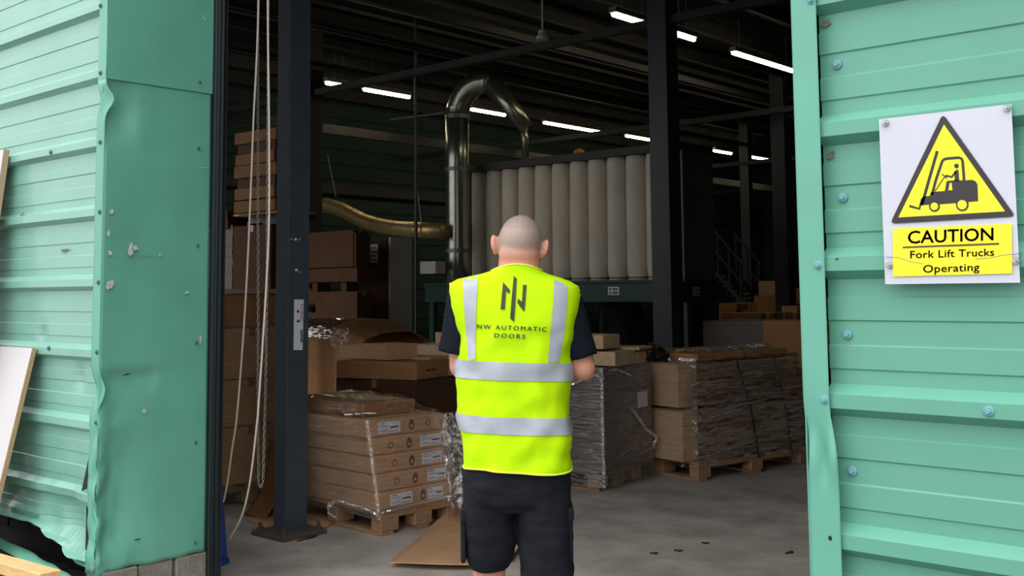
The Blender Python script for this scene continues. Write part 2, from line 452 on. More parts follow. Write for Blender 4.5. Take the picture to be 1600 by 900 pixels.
patch(wl, 35, 335, 5, 2, 'ink_grey', D + .01, 41, -.6)
patch(wr, 1291, 36, 10, 8, 'rust_scrape', D + .027, 42)
patch(wr, 1298, 242, 7, 8, 'rust_scrape', D + .027, 43)
patch(wr, 1307, 405, 4, 1.4, 'ink', D - .001, 44, -.4)
# triangular rip beside the corner flashing
m = MB(); m.prism([oY(140, 708, D - .004), oY(139.5, 762, D - .004), oY(127, 768, D - .004)], (0, .002, 0)); m.build('rip', 'black_rubber', wl)
# crumpled strip of sheet hanging below the tear
def strip(u, v):
    tx = [(-20, 836), (5, 842), (40, 858), (70, 875), (100, 893), (122, 905)]; bx = [(-20, 846), (5, 858), (42, 884), (68, 906), (92, 918), (115, 922)]
    f = u * 5; i = min(int(f), 4); q = f - i
    a = oY(tx[i][0] * (1 - q) + tx[i + 1][0] * q, tx[i][1] * (1 - q) + tx[i + 1][1] * q, D - .02 - .05 * u)
    b = oY(bx[i][0] * (1 - q) + bx[i + 1][0] * q, bx[i][1] * (1 - q) + bx[i + 1][1] * q, D - .09 - .05 * u)
    p = a.lerp(b, v); return (p.x, p.y - .02 * math.sin(v * PI) + .012 * nz(u * 8, v * 2, 3), p.z + .006 * nz(u * 9, 2, v))
m = MB(); m.grid(strip, 40, 6); tag(m.build('torn_sheet', 'green_sheet', smooth=True, solid=.002), 'crumpled strip of torn green metal sheet under the ripped cladding', 'metal scrap')

# door guide track at the left jamb
g = struct(bpy.data.objects.new('trim_3', None)); COL.objects.link(g)
m = MB(); m.box(XL + .002, XL + .036, YR, YR + .02, 0, 4.4); m.build('rubber_seal', 'black_rubber', g, bevel=.006)
m = MB(); m.box(XL + .040, XL + .066, YR - .004, YR + .022, 0, 4.4); m.build('guide_rail', 'guide_steel', g, bevel=.008, seg=2)
m = MB(); m.box(XL + .074, XL + .098, YR + .0, YR + .022, 0, 4.4); m.build('guide_rail', 'guide_steel', g, bevel=.005, seg=2)
m = MB(); m.box(XL - .02, XL + .096, YR + .014, YR + .03, 0, 4.4); m.build('channel', 'black_rubber', g)

# roof steel: purlins run into the hall, beams across it
rf = struct(bpy.data.objects.new('trim_4', None)); COL.objects.link(rf)
k = 0
x = XW + .6
while x < 5:
    m = MB(); m.box(x, x + .07, D + .15, YN - .1, ROOF - .02, ROOF + .2); m.box(x, x + .11, D + .15, YN - .1, ROOF - .04, ROOF - .02); m.build('purlin', 'purlin', rf)
    x += 1.22
ZB = oY(1045, 38, 10.12).z
for yb in (10.12, 16.6, 23.0, 29.4):
    m = MB(); m.box(XW, XE, yb - .05, yb + .05, ZB, ZB + .09); m.build('beam', 'purlin', rf)
for (px, py, zb, hh) in ((475, 42, ZB + .3, .12), (475, 100, ZB + .32, .08), (640, 20, ZB + .34, .09), (345, 8, ZB + .32, .09), (850, 10, ZB + .34, .09), (480, 205, ZB - .25, .16)):
    p = oZ(px, py, zb)
    m = MB(); m.box(p.x - .05, p.x + .05, D + .2, YN - .2, zb, zb + hh); m.build('tie_beam', 'purlin', rf)
m = MB(); m.box(XW + .05, XW + .25, D + .2, YN - .2, 3.55, 3.75); m.build('eaves_rail', 'purlin', rf)

# ================================================================= COLUMNS
def column(label, x0, x1, y0, y1, mt, top=ROOF, plate=True):
    t = thing('steel_column', label, 'column', ((x0 + x1) / 2, (y0 + y1) / 2, 0))
    a, b = (x1 - x0) / 2, (y1 - y0) / 2
    m = MB(); m.box(-a, a, -b, b, 0, top); m.build('shaft', mt, t, bevel=.007, seg=2)
    if plate:
        m = MB(); m.box(-a - .09, a + .11, -b - .10, b + .07, 0, .03); m.build('base_plate', 'steel_dull' if mt == 'none' else 'rust_plate', t, bevel=.006)
        for sx, sy in ((-a - .05, -b - .06), (a + .07, -b - .06), (a + .07, b + .03), (-a - .05, b + .03)):
            m = MB(); m.lathe([(.02, .03), (.02, .045), (.011, .046), (.011, .075)], 8, (sx, sy, 0)); m.build('anchor_bolt', 'rust_plate', t)
    return t
mat('rust_plate', srgb(84, 76, 70), 0.8, var=0.3, scale=20, bump=0.4)
c1 = column('slate blue square steel column with a white paper notice near the door', -5.625, -5.50, 4.09, 4.255, 'navy_steel')
column('dark steel column standing before the filter bags of the dust extractor', -6.83, -6.58, 10.0, 10.24, 'column_dark', plate=False)
p = oY(1220, 400, 17.0)
column('far dark steel column nearest the right edge of the doorway', p.x - .13, p.x + .13, 17, 17.26, 'column_dark', plate=False)
p = oY(1166, 400, 23.0)
column('slim far dark column beside the metal stairs', p.x - .12, p.x + .12, 23, 23.2, 'column_dark', plate=False)
p = oY(484, 260, 10.1)
column('shadowed steel column partly hidden behind the slate blue column', p.x - .13, p.x + .13, 10, 10.24, 'column_dark', plate=False)
# the notice on the column
XC = -5.50
nt_ = thing('paper_notice', 'tall white paper notice with small print stuck on the slate blue column', 'notice', (XC, 4.17, 1.2))
def onc(x, y): return oX(x, y, XC) - Vector((XC, 4.17, 1.2))
q = [onc(459.5, 468), onc(474.5, 468), onc(472.5, 547), onc(458.5, 547)]
m = MB(); m.prism([v + Vector((.0008, 0, 0)) for v in q], (.0006, 0, 0)); m.build('sheet', 'paper_white', nt_)
def on_notice(name, mt, x0, y0, x1, y1):
    m = MB(); m.prism([onc(a, b) + Vector((.0016, 0, 0)) for a, b in ((x0, y0), (x1, y0), (x1, y1), (x0, y1))], (.0005, 0, 0)); m.build(name, mt, nt_)
on_notice('print', 'ink', 463.5, 484.5, 467, 488.5); on_notice('print', 'ink', 463, 501, 468, 503.5); on_notice('print', 'ink', 465.5, 499, 467.5, 501)
on_notice('print', 'ink_red', 469.5, 475, 474, 476.5); on_notice('print', 'ink_red', 470, 488, 473.5, 489.5)
for k in range(10): on_notice('print', 'ink_grey', 469, 479 + k * 2.4, 473, 480 + k * 2.4)
on_notice('print', 'ink_grey', 469, 515, 472.6, 535)

for (x, y, r) in ((462, 374, 1.8), (468, 374, .9), (455, 373.5, .9), (463, 422, 1.9), (468, 425, .9)):
    q = [oX(x + r * 1.3 * math.cos(a * PI / 5), y + r * math.sin(a * PI / 5), XC + .001) - Vector(c1.location) for a in range(10)]
    m = MB(); m.prism(q, (.0006, 0, 0)); m.build('paint_spot', 'paper_white', c1)

# ================================================================= DUST EXTRACTOR
YM = 12.0
xa = oY(737, 350, YM).x; xb = oY(1066, 350, YM).x
zt = oY(1030, 235, YM).z; zb = oY(1030, 438, YM).z
sp = .328
mc = thing('dust_extractor', 'large dust extractor with a row of beige cloth filter bags on a green base', 'machine', ((xa + xb) / 2, YM + .8, 0))
ox, oy = (xa + xb) / 2, YM + .8
def mbox(name, mt, x0, x1, y0, y1, z0, z1, par=mc, bevel=.006):
    m = MB(); m.box(x0 - ox, x1 - ox, y0 - oy, y1 - oy, z0, z1); return m.build(name, mt, par, bevel=bevel)
DEP = oX(1115, 350, xb).y - YM
bag = None
nb = int((xb - xa) / sp)
x_last = oY(1017, 350, YM).x
xs_b = [x_last + sp - k * sp for k in range(13)]
random.seed(7)
base_bag = None
for k, x in enumerate(xs_b):
    if x < xa - .05: continue
    r = .150; h = zt - zb
    if base_bag is None:
        m = MB()
        prof = [(r * .93, .0), (r * .95, .05), (r * .90, .06), (r * 1.0, .09), (r * 1.03, .3), (r * 1.01, .6), (r * 1.0, h * .7), (r * .98, h - .1), (r * .9, h)]
        rings = []
        for rr, z in prof:
            rings.append([((rr + .006 * nz(math.cos(a * PI / 12) * 2, math.sin(a * PI / 12) * 2, z * 2)) * math.cos(a * PI / 12), (rr) * math.sin(a * PI / 12), z) for a in range(24)])
        m.loft(rings); me = m.mesh('filter_bag'); me.materials.append(MATS['bag_cloth']); me.shade_smooth()
        m2 = MB(); m2.lathe([(r * .97, .035), (r * .985, .045), (r * .97, .055)], 24, caps=False); me2 = m2.mesh('clamp_band'); me2.materials.append(MATS['steel_dull'])
        base_bag = True
    b = bpy.data.objects.new('filter_bag', me); COL.objects.link(b); b.parent = mc
    b.location = (x - ox, YM + .16 - oy, zb); b.rotation_euler = (0, 0, rnd(0, 6)); b.scale = (rnd(.97, 1.02), rnd(.97, 1.02), 1)
    c = bpy.data.objects.new('clamp_band', me2); COL.objects.link(c); c.parent = b
mbox('roof_frame', 'machine_frame', xa - .25, xb + .02, YM - .04, YM + DEP, zt - .02, zt + .09)
mbox('end_panel', 'machine_grey', xb - .02, xb + .01, YM + .02, YM + DEP, zb, zt)
mbox('end_panel', 'machine_frame', xa - .2, xa - .02, YM + .0, YM + DEP, zb, zt)
mbox('back_panel', 'machine_frame', xa, xb, YM + .5, YM + .53, zb, zt)
z1 = oY(1030, 472, YM).z
hop = mbox('hopper', 'machine_green', xa - 1.0, xb + .02, YM - .04, YM + DEP, z1, zb)
mbox('hopper_lip', 'machine_green', xa - 1.0, xb + .06, YM - .07, YM - .03, zb - .03, zb + .01)
for x in (xa - .95, (xa + xb) / 2, xb - .05):
    for y in (YM, YM + DEP - .1):
        mbox('leg', 'machine_green', x, x + .1, y, y + .1, 0, z1)
for k in range(4):
    x0 = xa + .1 + k * 1.0
    m = MB(); m.lathe([(.30, .25), (.36, .3), (.38, .7), (.30, .78), (.28, z1)], 14, (x0 + .4 - ox, YM + .45 - oy, 0)); m.build('waste_sack', 'black_plastic', mc, smooth=True)
# data plates on the base
for (x0, y0, x1, y1, face) in ((950, 448, 967.5, 461, 'y'), (1082, 449, 1093, 462, 'x')):
    fn = (lambda x, y: oY(x, y, YM - .045)) if face == 'y' else (lambda x, y: oX(x, y, xb + .025))
    off = Vector((ox, oy, 0)); ex = Vector((0, -.002, 0)) if face == 'y' else Vector((.002, 0, 0))
    m = MB(); m.prism([fn(a, b) - off for a, b in ((x0, y0), (x1, y0), (x1, y1), (x0, y1))], ex); pl_ = m.build('warning_plate', 'paper_white', mc)
    for (u0, v0, u1, v1) in ((.1, .12, .3, .42), (.1, .56, .3, .9), (.4, .15, .88, .42), (.4, .56, .88, .9)):
        m = MB(); m.prism([fn(x0 + (x1 - x0) * a, y0 + (y1 - y0) * b) - off + ex * 1.4 for a, b in ((u0, v0), (u1, v0), (u1, v1), (u0, v1))], ex * .4); m.build('print', 'ink_grey', pl_)
p = oY(905, 232, YM + .3)
m = MB(); m.lathe([(.09, 0), (.10, .03), (.07, .09), (.02, .11)], 12, (p.x, YM + .3, zt + .09)); tag(m.build('warning_beacon', 'orange_lamp', smooth=True), 'small orange beacon on top of the dust extractor', 'lamp')

# ---------------------------------------------------------------- ducts
YD = 11.55
du = thing('extraction_duct', 'tall shiny metal duct rising beside the filter bags and bending over', 'duct', (oY(715, 400, YD).x, YD, 0))
off = Vector((oY(715, 400, YD).x, YD, 0))
def dpt(x, y, Y=YD): return oY(x, y, Y) - off
rD = .175
path = [dpt(716, 470), dpt(715, 400), dpt(714, 250), dpt(714, 180), dpt(717, 155), dpt(728, 137), dpt(745, 127), dpt(765, 128)]
m = MB(); m.tube(path[:4], rD, 24); m.build('riser', 'duct_steel', du, smooth=True)
bend = []
for k in range(9):
    a = PI - k / 8 * PI * .62
    c = path[3] + Vector((.48, .0, 0))
    bend.append(c + Vector((.48 * math.cos(a), .10 * (k / 8), .48 * math.sin(a) * .95)))
m = MB(); m.tube(bend, rD, 24); m.build('bend', 'duct_steel', du, smooth=True)
end = bend[-1]; q1 = dpt(823, 200, YD + .3)
m = MB(); m.tube([end - Vector((.1, 0, -.06)), end.lerp(q1, .5), q1], [rD, rD * .75, rD * .62], 20); m.build('branch', 'duct_steel', du, smooth=True)
m = MB(); m.tube([dpt(820, 198, YD + .3), dpt(821, 246, YD + .4)], .05, 12); m.build('drop_pipe', 'duct_steel', du, smooth=True)
for p in (dpt(714, 183), dpt(714, 265), dpt(715, 392)):
    m = MB(); m.tube([p - Vector((0, 0, .03)), p + Vector((0, 0, .03))], rD + .012, 24); m.build('collar', 'steel_dull', du, smooth=False)
m = MB(); m.tube([bend[4] + Vector((0, 0, .15)), Vector((bend[4].x, bend[4].y, ZB + .1))], .02, 8); m.build('hanger', 'purlin', du)

yd = thing('spiral_duct', 'brass-coloured round duct curving down along the green wall', 'duct', oY(600, 355, 11.2))
off2 = oY(600, 355, 11.2)
pts = [(400, 318), (490, 320), (512, 321), (532, 327), (550, 336), (568, 345), (590, 352), (618, 357), (650, 359), (694, 361)]
P3 = [oY(x, y, 11.2) - off2 for x, y in pts]
m = MB(); m.tube(P3, .118, 20); m.build('pipe', 'duct_warm', yd, smooth=True)
for k in (2, 3, 4, 5, 6, 7, 8):
    d = (P3[k + 1] - P3[k - 1]).normalized() * .012
    m = MB(); m.tube([P3[k] - d, P3[k] + d], .124, 20); m.build('seam', 'duct_warm', yd)
for (x0, y0, x1, y1) in ((512, 242, 525, 308), (651, 285, 658, 347)):
    m = MB(); m.tube([oY(x0, y0, 11.2) - off2, oY(x1, y1, 11.2) - off2], .008, 6); m.build('hanging_wire', 'steel_dull', yd)
cd = thing('conduit_pole', 'thin vertical conduit pole between the brass duct and the tall duct', 'pipe', oY(650, 410, 11.0))
o3 = oY(650, 410, 11.0)
m = MB(); m.tube([Vector((0, 0, -o3.z)), Vector((0, 0, ROOF + .2 - o3.z))], .026, 8); m.build('pole', 'column_dark', cd)
m = MB(); m.tube([oY(610, 187, 11.0) - o3, oY(693, 176, 11.0) - o3], .016, 8); m.build('cross_rod', 'steel_dull', cd)
m = MB(); m.box(.03, .36, .05, .25, -.17, .01); m.build('switch_box', 'white_panel', cd)
# smoke detector under the roof
p = oY(848, 62, 9.0)
m = MB(); m.lathe([(.07, 0), (.075, .03), (.05, .06), (.05, .1), (.01, .1)], 14, (p.x, p.y, p.z)); m.tube([(p.x, p.y, p.z + .08), (p.x, p.y, ROOF)], .012, 6)
tag(m.build('heat_detector', 'white_panel', smooth=False), 'small round white detector hanging under the dark roof', 'detector')

# ---------------------------------------------------------------- strip lights
LROW = [('left end of the first row', (508, 129), (550, 136)), ('left of the tall duct', (568, 139), (640, 152)), ('seen through the bend of the tall duct', (737, 170), (788, 180)),
        ('over the middle of the filter bags', (850, 191), (935, 206)), ('against the dark column by the filter bags', (976, 212), (1034, 221)), ('small and far, right of the dark column', (1092, 231), (1110, 234)), ('short, over the grey end panel', (1116, 235), (1142, 240)), ('farthest to the right by the doorway edge', (1170, 245), (1223, 253)),
        ('highest, left of the dark column', (955, 22), (1020, 40)), ('shortest, touching the dark column on its right', (1050, 50), (1084, 62)), ('largest, at the top right of the doorway', (1145, 82), (1238, 111))]
for desc, a, b in LROW:
    pa, pb = oZ(*a, 4.95), oZ(*b, 4.95)
    ln = max(.25, pb.y - pa.y)
    t = thing('strip_light', 'glowing strip light under the roof, ' + desc, 'light', ((pa.x + pb.x) / 2, pa.y, 4.95), group='fluorescent strip lights')
    m = MB(); m.box(-.055, .055, 0, ln, .02, .09); m.build('housing', 'light_housing', t)
    m = MB(); m.tube([(0, .02, 0), (0, ln - .02, 0)], .035, 10); m.build('tube', 'tube_light', t, smooth=True)
    for yy in (.2, ln - .2):
        m = MB(); m.tube([(0, yy, .09), (0, yy, ROOF - 4.97)], .006, 5); m.build('hanger', 'steel_dull', t)

# ================================================================= CARTONS, PALLETS, FILM
def carton(label, loc, size, rz=0.0, mt='cardboard', tape='x', group=None, name='carton', bulge=0.0):
    sx, sy, sz = size
    t = thing(name, label, 'box', loc, rz, group)
    m = MB(); m.box(-sx / 2, sx / 2, -sy / 2, sy / 2, 0, sz); m.build('body', mt, t, bevel=min(.008, sz * .1), seg=2)
    if tape:
        m = MB()
        if tape == 'x':
            m.box(-sx / 2 - .001, sx / 2 + .001, -.025, .025, sz - .06 if sz > .15 else sz * .5, sz + .001)
        else:
            m.box(-.025, .025, -sy / 2 - .001, sy / 2 + .001, sz - .06 if sz > .15 else sz * .5, sz + .001)
        m.build('tape', 'brown_tape', t)
    return t

def pallet(label, loc, sx, sy, rz=0.0, mt='pallet_wood', h=.144):
    t = thing('pallet', label, 'pallet', loc, rz)
    random.seed(int(sx * 1000 + loc[0] * 10))
    nb = 7
    for k in range(nb):                                # deck boards along x
        y = -sy / 2 + (sy - .1) * k / (nb - 1)
        m = MB(); m.box(-sx / 2, sx / 2, y, y + .1, h - .022, h); m.build('deck_board', mt, t, bevel=.003)
    for x in (-sx / 2, -.05, sx / 2 - .1):
        m = MB(); m.box(x, x + .1, -sy / 2, sy / 2, h - .044, h - .022); m.build('stringer_board', mt, t, bevel=.003)
        for y in (-sy / 2, -.07, sy / 2 - .14):
            m = MB(); m.box(x, x + .1, y, y + .14, .022, h - .044); m.build('block', mt, t, bevel=.004)
    for y in (-sy / 2, -.05, sy / 2 - .1):
        m = MB(); m.box(-sx / 2, sx / 2, y, y + .1, 0, .022); m.build('skid_board', mt, t, bevel=.003)
    return t

def film(label, loc, rz, hx, hy, z0, z1, mt='film', amp=.012, seed=0, top=True, flare=0.0, round_=.03, bulge=None, shear=(0, 0), crisp=0.0):
    """stretch film round a load: a wrinkled sleeve with pulled-in top"""
    t = thing('stretch_film', label, 'plastic wrap', loc, rz)
    per = []
    nx, ny = max(6, int(2 * hx / .03)), max(6, int(2 * hy / .03))
    for i in range(nx): per.append((-hx + 2 * hx * i / nx, -hy))
    for i in range(ny): per.append((hx, -hy + 2 * hy * i / ny))
    for i in range(nx): per.append((hx - 2 * hx * i / nx, hy))
    for i in range(ny): per.append((-hx, hy - 2 * hy * i / ny))
    nr = max(6, int((z1 - z0) / .025)); rings = []
    for j in range(nr + 1):
        v = j / nr; z = z0 + (z1 - z0) * v; rg = []
        for (x, y) in per:
            d = Vector((x / hx, y / hy, 0)); d.normalize()
            ex, ey = (x / hx), (y / hy)
            n = nz(x * 2.2 + seed, y * 2.2, z * 13) * amp + nz(x * 7, y * 7 + seed, z * 30) * amp * .4
            n = abs(n) + .004
            if crisp: n += crisp * abs(nz(x * 6 + seed, y * 6, z * 42)) + crisp * .6 * abs(nz(x * 15, y * 15 + seed, z * 24))
            b = bulge(x, y, z) if bulge else 0.0
            corner = -.012 * max(0, (abs(ex) + abs(ey) - 1.85) / .15)
            rg.append((x + shear[0] * v + d.x * (n + b + corner) + flare * (1 - v) ** 3 * d.x, y + shear[1] * v + d.y * (n + b + corner) + flare * (1 - v) ** 3 * d.y, z + .012 * nz(x * 3, y * 3, seed + v)))
        rings.append(rg)
    if top:
        for s_, dz in ((.97, .006), (.9, .008), (.78, .006)):
            rings.append([(x * s_, y * s_, z1 + dz + .008 * nz(x * 6, y * 6, seed)) for x, y in per])
    m = MB(); m.loft(rings, caps=False); m.build('sleeve', mt, t, smooth=not crisp)
    return t

def sheet_layers(name, label, cat, loc, sx, sy, z0, z1, th, rz, mt, jit=.006, seed=1):
    t = thing(name, label, cat, loc, rz); random.seed(seed)
    m = MB(); z = z0
    while z < z1 - 1e-4:
        a, b = rnd(-jit, jit), rnd(-jit, jit); e = min(th, z1 - z)
        m.box(-sx / 2 + a, sx / 2 + a, -sy / 2 + b, sy / 2 + b, z + .0012, z + e); z += th
    o = m.build('boards', mt, t); o['kind'] = 'stuff'
    return t

def local(rz, L, R, corner):
    """centre of a rectangle whose corner nearest the camera is given; L extends to -x', R to +y'"""
    c, s = math.cos(rz), math.sin(rz)
    return (corner[0] + (-L / 2) * c - (R / 2) * s, corner[1] + (-L / 2) * s + (R / 2) * c)

# ---- labelled cartons on the pallet by the column
rzA = math.radians(-3)
cA = local(rzA, 1.0, .68, (-5.06, 4.47))
pallet('timber pallet under the five flat labelled cartons', (*cA, 0), 1.0, .68, rzA)
nA = ['bottom', 'fourth', 'middle', 'second', 'top']
hA = .109
def disc(c, r, ex, ey, n=14): return [c + ex * (r * math.cos(2 * PI * k / n)) + ey * (r * 1.0 * math.sin(2 * PI * k / n)) for k in range(n)]
for k in range(5):
    dx = [-.010, -.026, -.042, -.056, -.068][k]
    cc = local(rzA, .96, .62, (-5.08 + dx, 4.475 + [0, -.005, -.02, -.03, -.05][k]))
    t = carton('flat brown carton with white shipping label, %s of five on the pallet' % nA[k] if k != 1 else 'flat brown carton with white shipping label, second from the pallet of five', (*cc, .146 + k * hA), (.96, .62, hA - .002), rzA, 'cardboard', None, 'labelled cartons on the pallet')
    if k == 3: t['label'] = 'flat brown carton with white shipping label, second from the top of five'
    X = .48 + .0015
    def face_rect(name, mt, y0, y1, z0, z1, par, d=.0008):
        m = MB(); m.box(X - .001, X + d, y0, y1, z0, z1); return m.build(name, mt, par)
    lab = {0: [(-.26, -.05), (.10, .25)], 1: [(.12, .31)], 2: [(.10, .30)], 3: [(.11, .32)], 4: [(-.26, -.05)]}[k]
    for (y0, y1) in [(a * .84, b * .84) for a, b in lab]:
        l = face_rect('shipping_label', 'paper_white', y0, y1, .018, .088, t)
        for (u0, u1, v0, v1, c) in ((.06, .3, .82, .9, 'ink_grey'), (.55, .92, .42, .56, 'ink'), (.08, .4, .2, .26, 'ink_grey'), (.45, .9, .12, .18, 'ink_red'), (.1, .5, .6, .66, 'ink_grey')):
            m = MB(); m.box(X, X + .0016, y0 + (y1 - y0) * u0, y0 + (y1 - y0) * u1, .018 + .07 * v0, .018 + .07 * v1); m.build('print', c, l)
    yl = {0: .045, 1: .0, 2: .0, 3: .0, 4: .05}[k]
    m = MB(); m.prism([Vector((X, yl + .022 * math.cos(a * PI / 8), .052 + .034 * math.sin(a * PI / 8))) for a in range(16)], (.0008, 0, 0)); em = m.build('printed_emblem', 'ink_brown', t)
    m = MB(); m.prism([Vector((X + .0008, yl + .012 * math.cos(a * PI / 6), .045 + .012 * math.sin(a * PI / 6))) for a in range(12)], (.0006, 0, 0)); m.build('emblem_centre', 'cardboard', em)
    yr = {0: None, 1: -.15, 2: -.14, 3: -.15, 4: .19}[k]
    if yr is not None:
        m = MB(); m.prism([Vector((X, yr + .02 * math.cos(a * PI / 8), .052 + .02 * math.sin(a * PI / 8))) for a in range(16)], (.0008, 0, 0)); em = m.build('printed_ring', 'ink_brown', t)
        m = MB(); m.prism([Vector((X + .0008, yr + .014 * math.cos(a * PI / 8), .052 + .014 * math.sin(a * PI / 8))) for a in range(16)], (.0006, 0, 0)); r2 = m.build('ring_centre', 'cardboard', em)
zA = .146 + 5 * hA
cc = local(rzA, .84, .5, (-5.27, 4.47))
t = carton('loose flat brown carton lying under film on top of the labelled stack', (*cc, zA), (.80, .44, .085), rzA + .03, 'cardboard_warm', 'x')
cc = local(rzA, 1.12, .70, (-5.09, 4.49))
t = film('clear stretch film pulled over the labelled cartons by the column', (*local(rzA, .96, .62, (-5.085, 4.475)), 0), rzA, .492, .322, .10, zA + .004, 'film', .010, 3, top=False, shear=(-.062, -.05))
def hood(u, v):
    x = -.55 + 1.0 * u; y = -.375 + .65 * v
    e = min(min(u, 1 - u) * 1.0 / .18, min(v, 1 - v) * .65 / .14, 1)
    z = zA + .014 + .092 * smoothstep(0, 1, e) * smoothstep(1.06, .8, u + .1 * v) + .012 * nz(x * 9, y * 9, 3) + .006 * nz(x * 22, y * 22)
    return (x - .02, y, z)
m = MB(); m.grid(hood, 60, 44); m.build('hood', 'film', t, smooth=True)
# loose crumpled tail hanging at the right end
def tail(u, v):
    spread = .06 + .24 * v
    y = .25 + .05 * v + (u - .35) * spread * 1.6 + .025 * nz(u * 3, v * 3, 4)
    x = .455 + .13 * v ** 1.2 + .05 * math.sin(u * 9 + v * 2) * (.3 + v) + .03 * nz(u * 8, v * 9, 7) + .012 * nz(u * 19, v * 22)
    z = zA + .0 - .62 * v + .03 * nz(u * 5, v * 4, 1)
    return (x, y, max(.012, z))
m = MB(); m.grid(tail, 44, 60); m.build('loose_tail', 'film_loose', t, smooth=False)
def roll(pts, r, name='twisted_film'):
    m = MB(); n = 10; P = []
    for a, b in zip(pts, pts[1:]):
        for k in range(n): P.append(Vector(a).lerp(Vector(b), k / n) + Vector((nz(k * 3.1, a[0] * 9), nz(k * 2.3, 5), nz(k * 1.7, 9))) * r * .8)
    m.tube(P, [r * (.6 + .6 * abs(nz(i * .9, 3))) for i in range(len(P))], 8); return m
m = roll([(.02, -.345, .12), (.08, -.35, .165), (.25, -.345, .16), (.42, -.34, .15), (.5, -.34, .13)], .014); m.build('twisted_edge', 'film_crease_glint', t)
m = roll([(.02, -.35, .15), (.01, -.35, .08), (.1, -.35, .06)], .010); m.build('twisted_edge', 'film_crease_glint', t)
m = roll([(.505, -.33, .14), (.515, -.2, .15), (.515, .1, .16), (.515, .3, .17)], .010); m.build('twisted_edge', 'film_crease_glint', t)
m = roll([(-.12, -.1, zA + .11), (.02, -.28, zA + .07), (.20, -.36, zA + .02), (.35, -.2, zA + .03)], .011); m.build('twisted_edge', 'film_crease_glint', t)
m = roll([(-.30, -.25, zA + .1), (-.33, -.385, zA + .01), (-.33, -.39, zA - .16)], .010); m.build('twisted_edge', 'film_crease_glint', t)

# ---- tall wrapped load at the left of the column
xf = -6.55
y1 = oX(481, 600, xf).y; ld = (-7.1, (4.08 + y1) / 2); hl = (y1 - 4.08) / 2
pallet('timber pallet under the tall wrapped load behind the ropes', (*ld, 0), 1.1, 2 * hl, 0)
zz = .146
for k, (h, mt, lb) in enumerate(((.40, 'cardboard', 'bottom carton'), (.33, 'cardboard', 'second carton from the floor'), (.36, 'cardboard', 'third carton from the floor'), (.24, 'cardboard_warm', 'topmost carton'))):
    carton('wide brown carton in the tall wrapped load behind the ropes, ' + lb, (ld[0], ld[1], zz), (1.08, 2 * hl - .02, h - .004), rnd(-.006, .006), mt, 'x', 'cartons in the tall wrapped load'); zz += h
m = MB(); m.box(-.57, .57, -hl - .01, hl + .01, 0, .03); o = m.build('top_board', 'cardboard_pale'); o.location = (*ld, zz); tag(o, 'pale board lying on the tall wrapped load behind the ropes', 'board')
film('clear stretch film round the tall wrapped load behind the ropes', (*ld, 0), 0, .55, hl, .06, zz - .20, 'film', .014, 9, top=False)
# ---- cartons piled on a rack behind it
zr = zz + .03
YH = 5.75; xh = oY(366, 300, YH).x; WH, DH = .62, .30; pb = Vector((xh + WH / 2, YH, 0))
carton('dark brown carton standing upright behind the hanging chain', (oY(390, 400, 5.7).x, 5.83, 1.384), (.58, .22, oY(390, 352, 5.7).z - 1.384), 0, 'cardboard_dark', 'y')
rk = thing('storage_rack', 'dark storage rack carrying the high pile of cartons behind the chain', 'rack', (pb.x, YH + .2, 0))
for sx in (-.40, .16):
    for sy in (.04, .22):
        m = MB(); m.box(sx - .02, sx + .02, sy - .02, sy + .02, 0, 2.15); m.build('upright', 'column_dark', rk)
zsh = oY(375, 333, YH).z - .022
for z in (1.36, zsh):
    for sy in (.04, .22):
        m = MB(); m.box(-.38, .34, sy - .02, sy + .02, z - .06, z); m.build('rack_beam', 'column_dark', rk)
    m = MB(); m.box(-.38, .34, -.16, .24, z, z + .02); m.build('shelf', 'pallet_wood', rk)
for i, (ya, yb) in enumerate(((207, 226), (241, 259), (259, 279), (294, 313), (314, 333))):
    za, zb_ = oY(375, yb, YH).z, oY(375, ya, YH).z
    carton('brown carton in the high pile seen past the chain, %s from its top' % ['first', 'second', 'third', 'fourth', 'fifth'][i], (xh + WH / 2, YH + DH / 2, za), (WH, DH, zb_ - za - .004), [.03, -.02, .04, 0, .02][i], 'cardboard_shaded', 'x', 'cartons in the high pile')
for i, (ya, yb) in enumerate(((226, 241), (279, 294))):
    za, zb_ = oY(375, yb, YH).z, oY(375, ya, YH).z
    t = thing('timber_spacer', 'dark timber spacer frame in the high carton pile, %s one' % ['higher', 'lower'][i], 'spacer', (xh + WH / 2, YH + DH / 2, za), 0)
    for yy in (-.13, .03):
        m = MB(); m.box(-WH / 2 + .02, WH / 2 - .02, yy, yy + .1, 0, zb_ - za - .003); m.build('batten', 'cardboard_dark', t)
p = oY(345, 335, 6.0)
m = MB(); m.box(-.25, .11, 0, .5, -.03, .03); m.box(-.2, .09, .02, .48, -.14, -.03); o = m.build('wooden_crate_lid', 'cardboard_dark'); o.location = p; tag(o, 'small wooden lid on a stack beside the door jamb', 'wood')
sheet_layers('wrapped_sheet_stack', 'dark wrapped stack of sheets beside the door jamb behind the ropes', 'stack', (oY(350, 400, 6.0).x - .15, 6.3, 0), .44, .5, 0.0, oY(345, 352, 6.0).z, .03, 0, 'grey_board', .004)

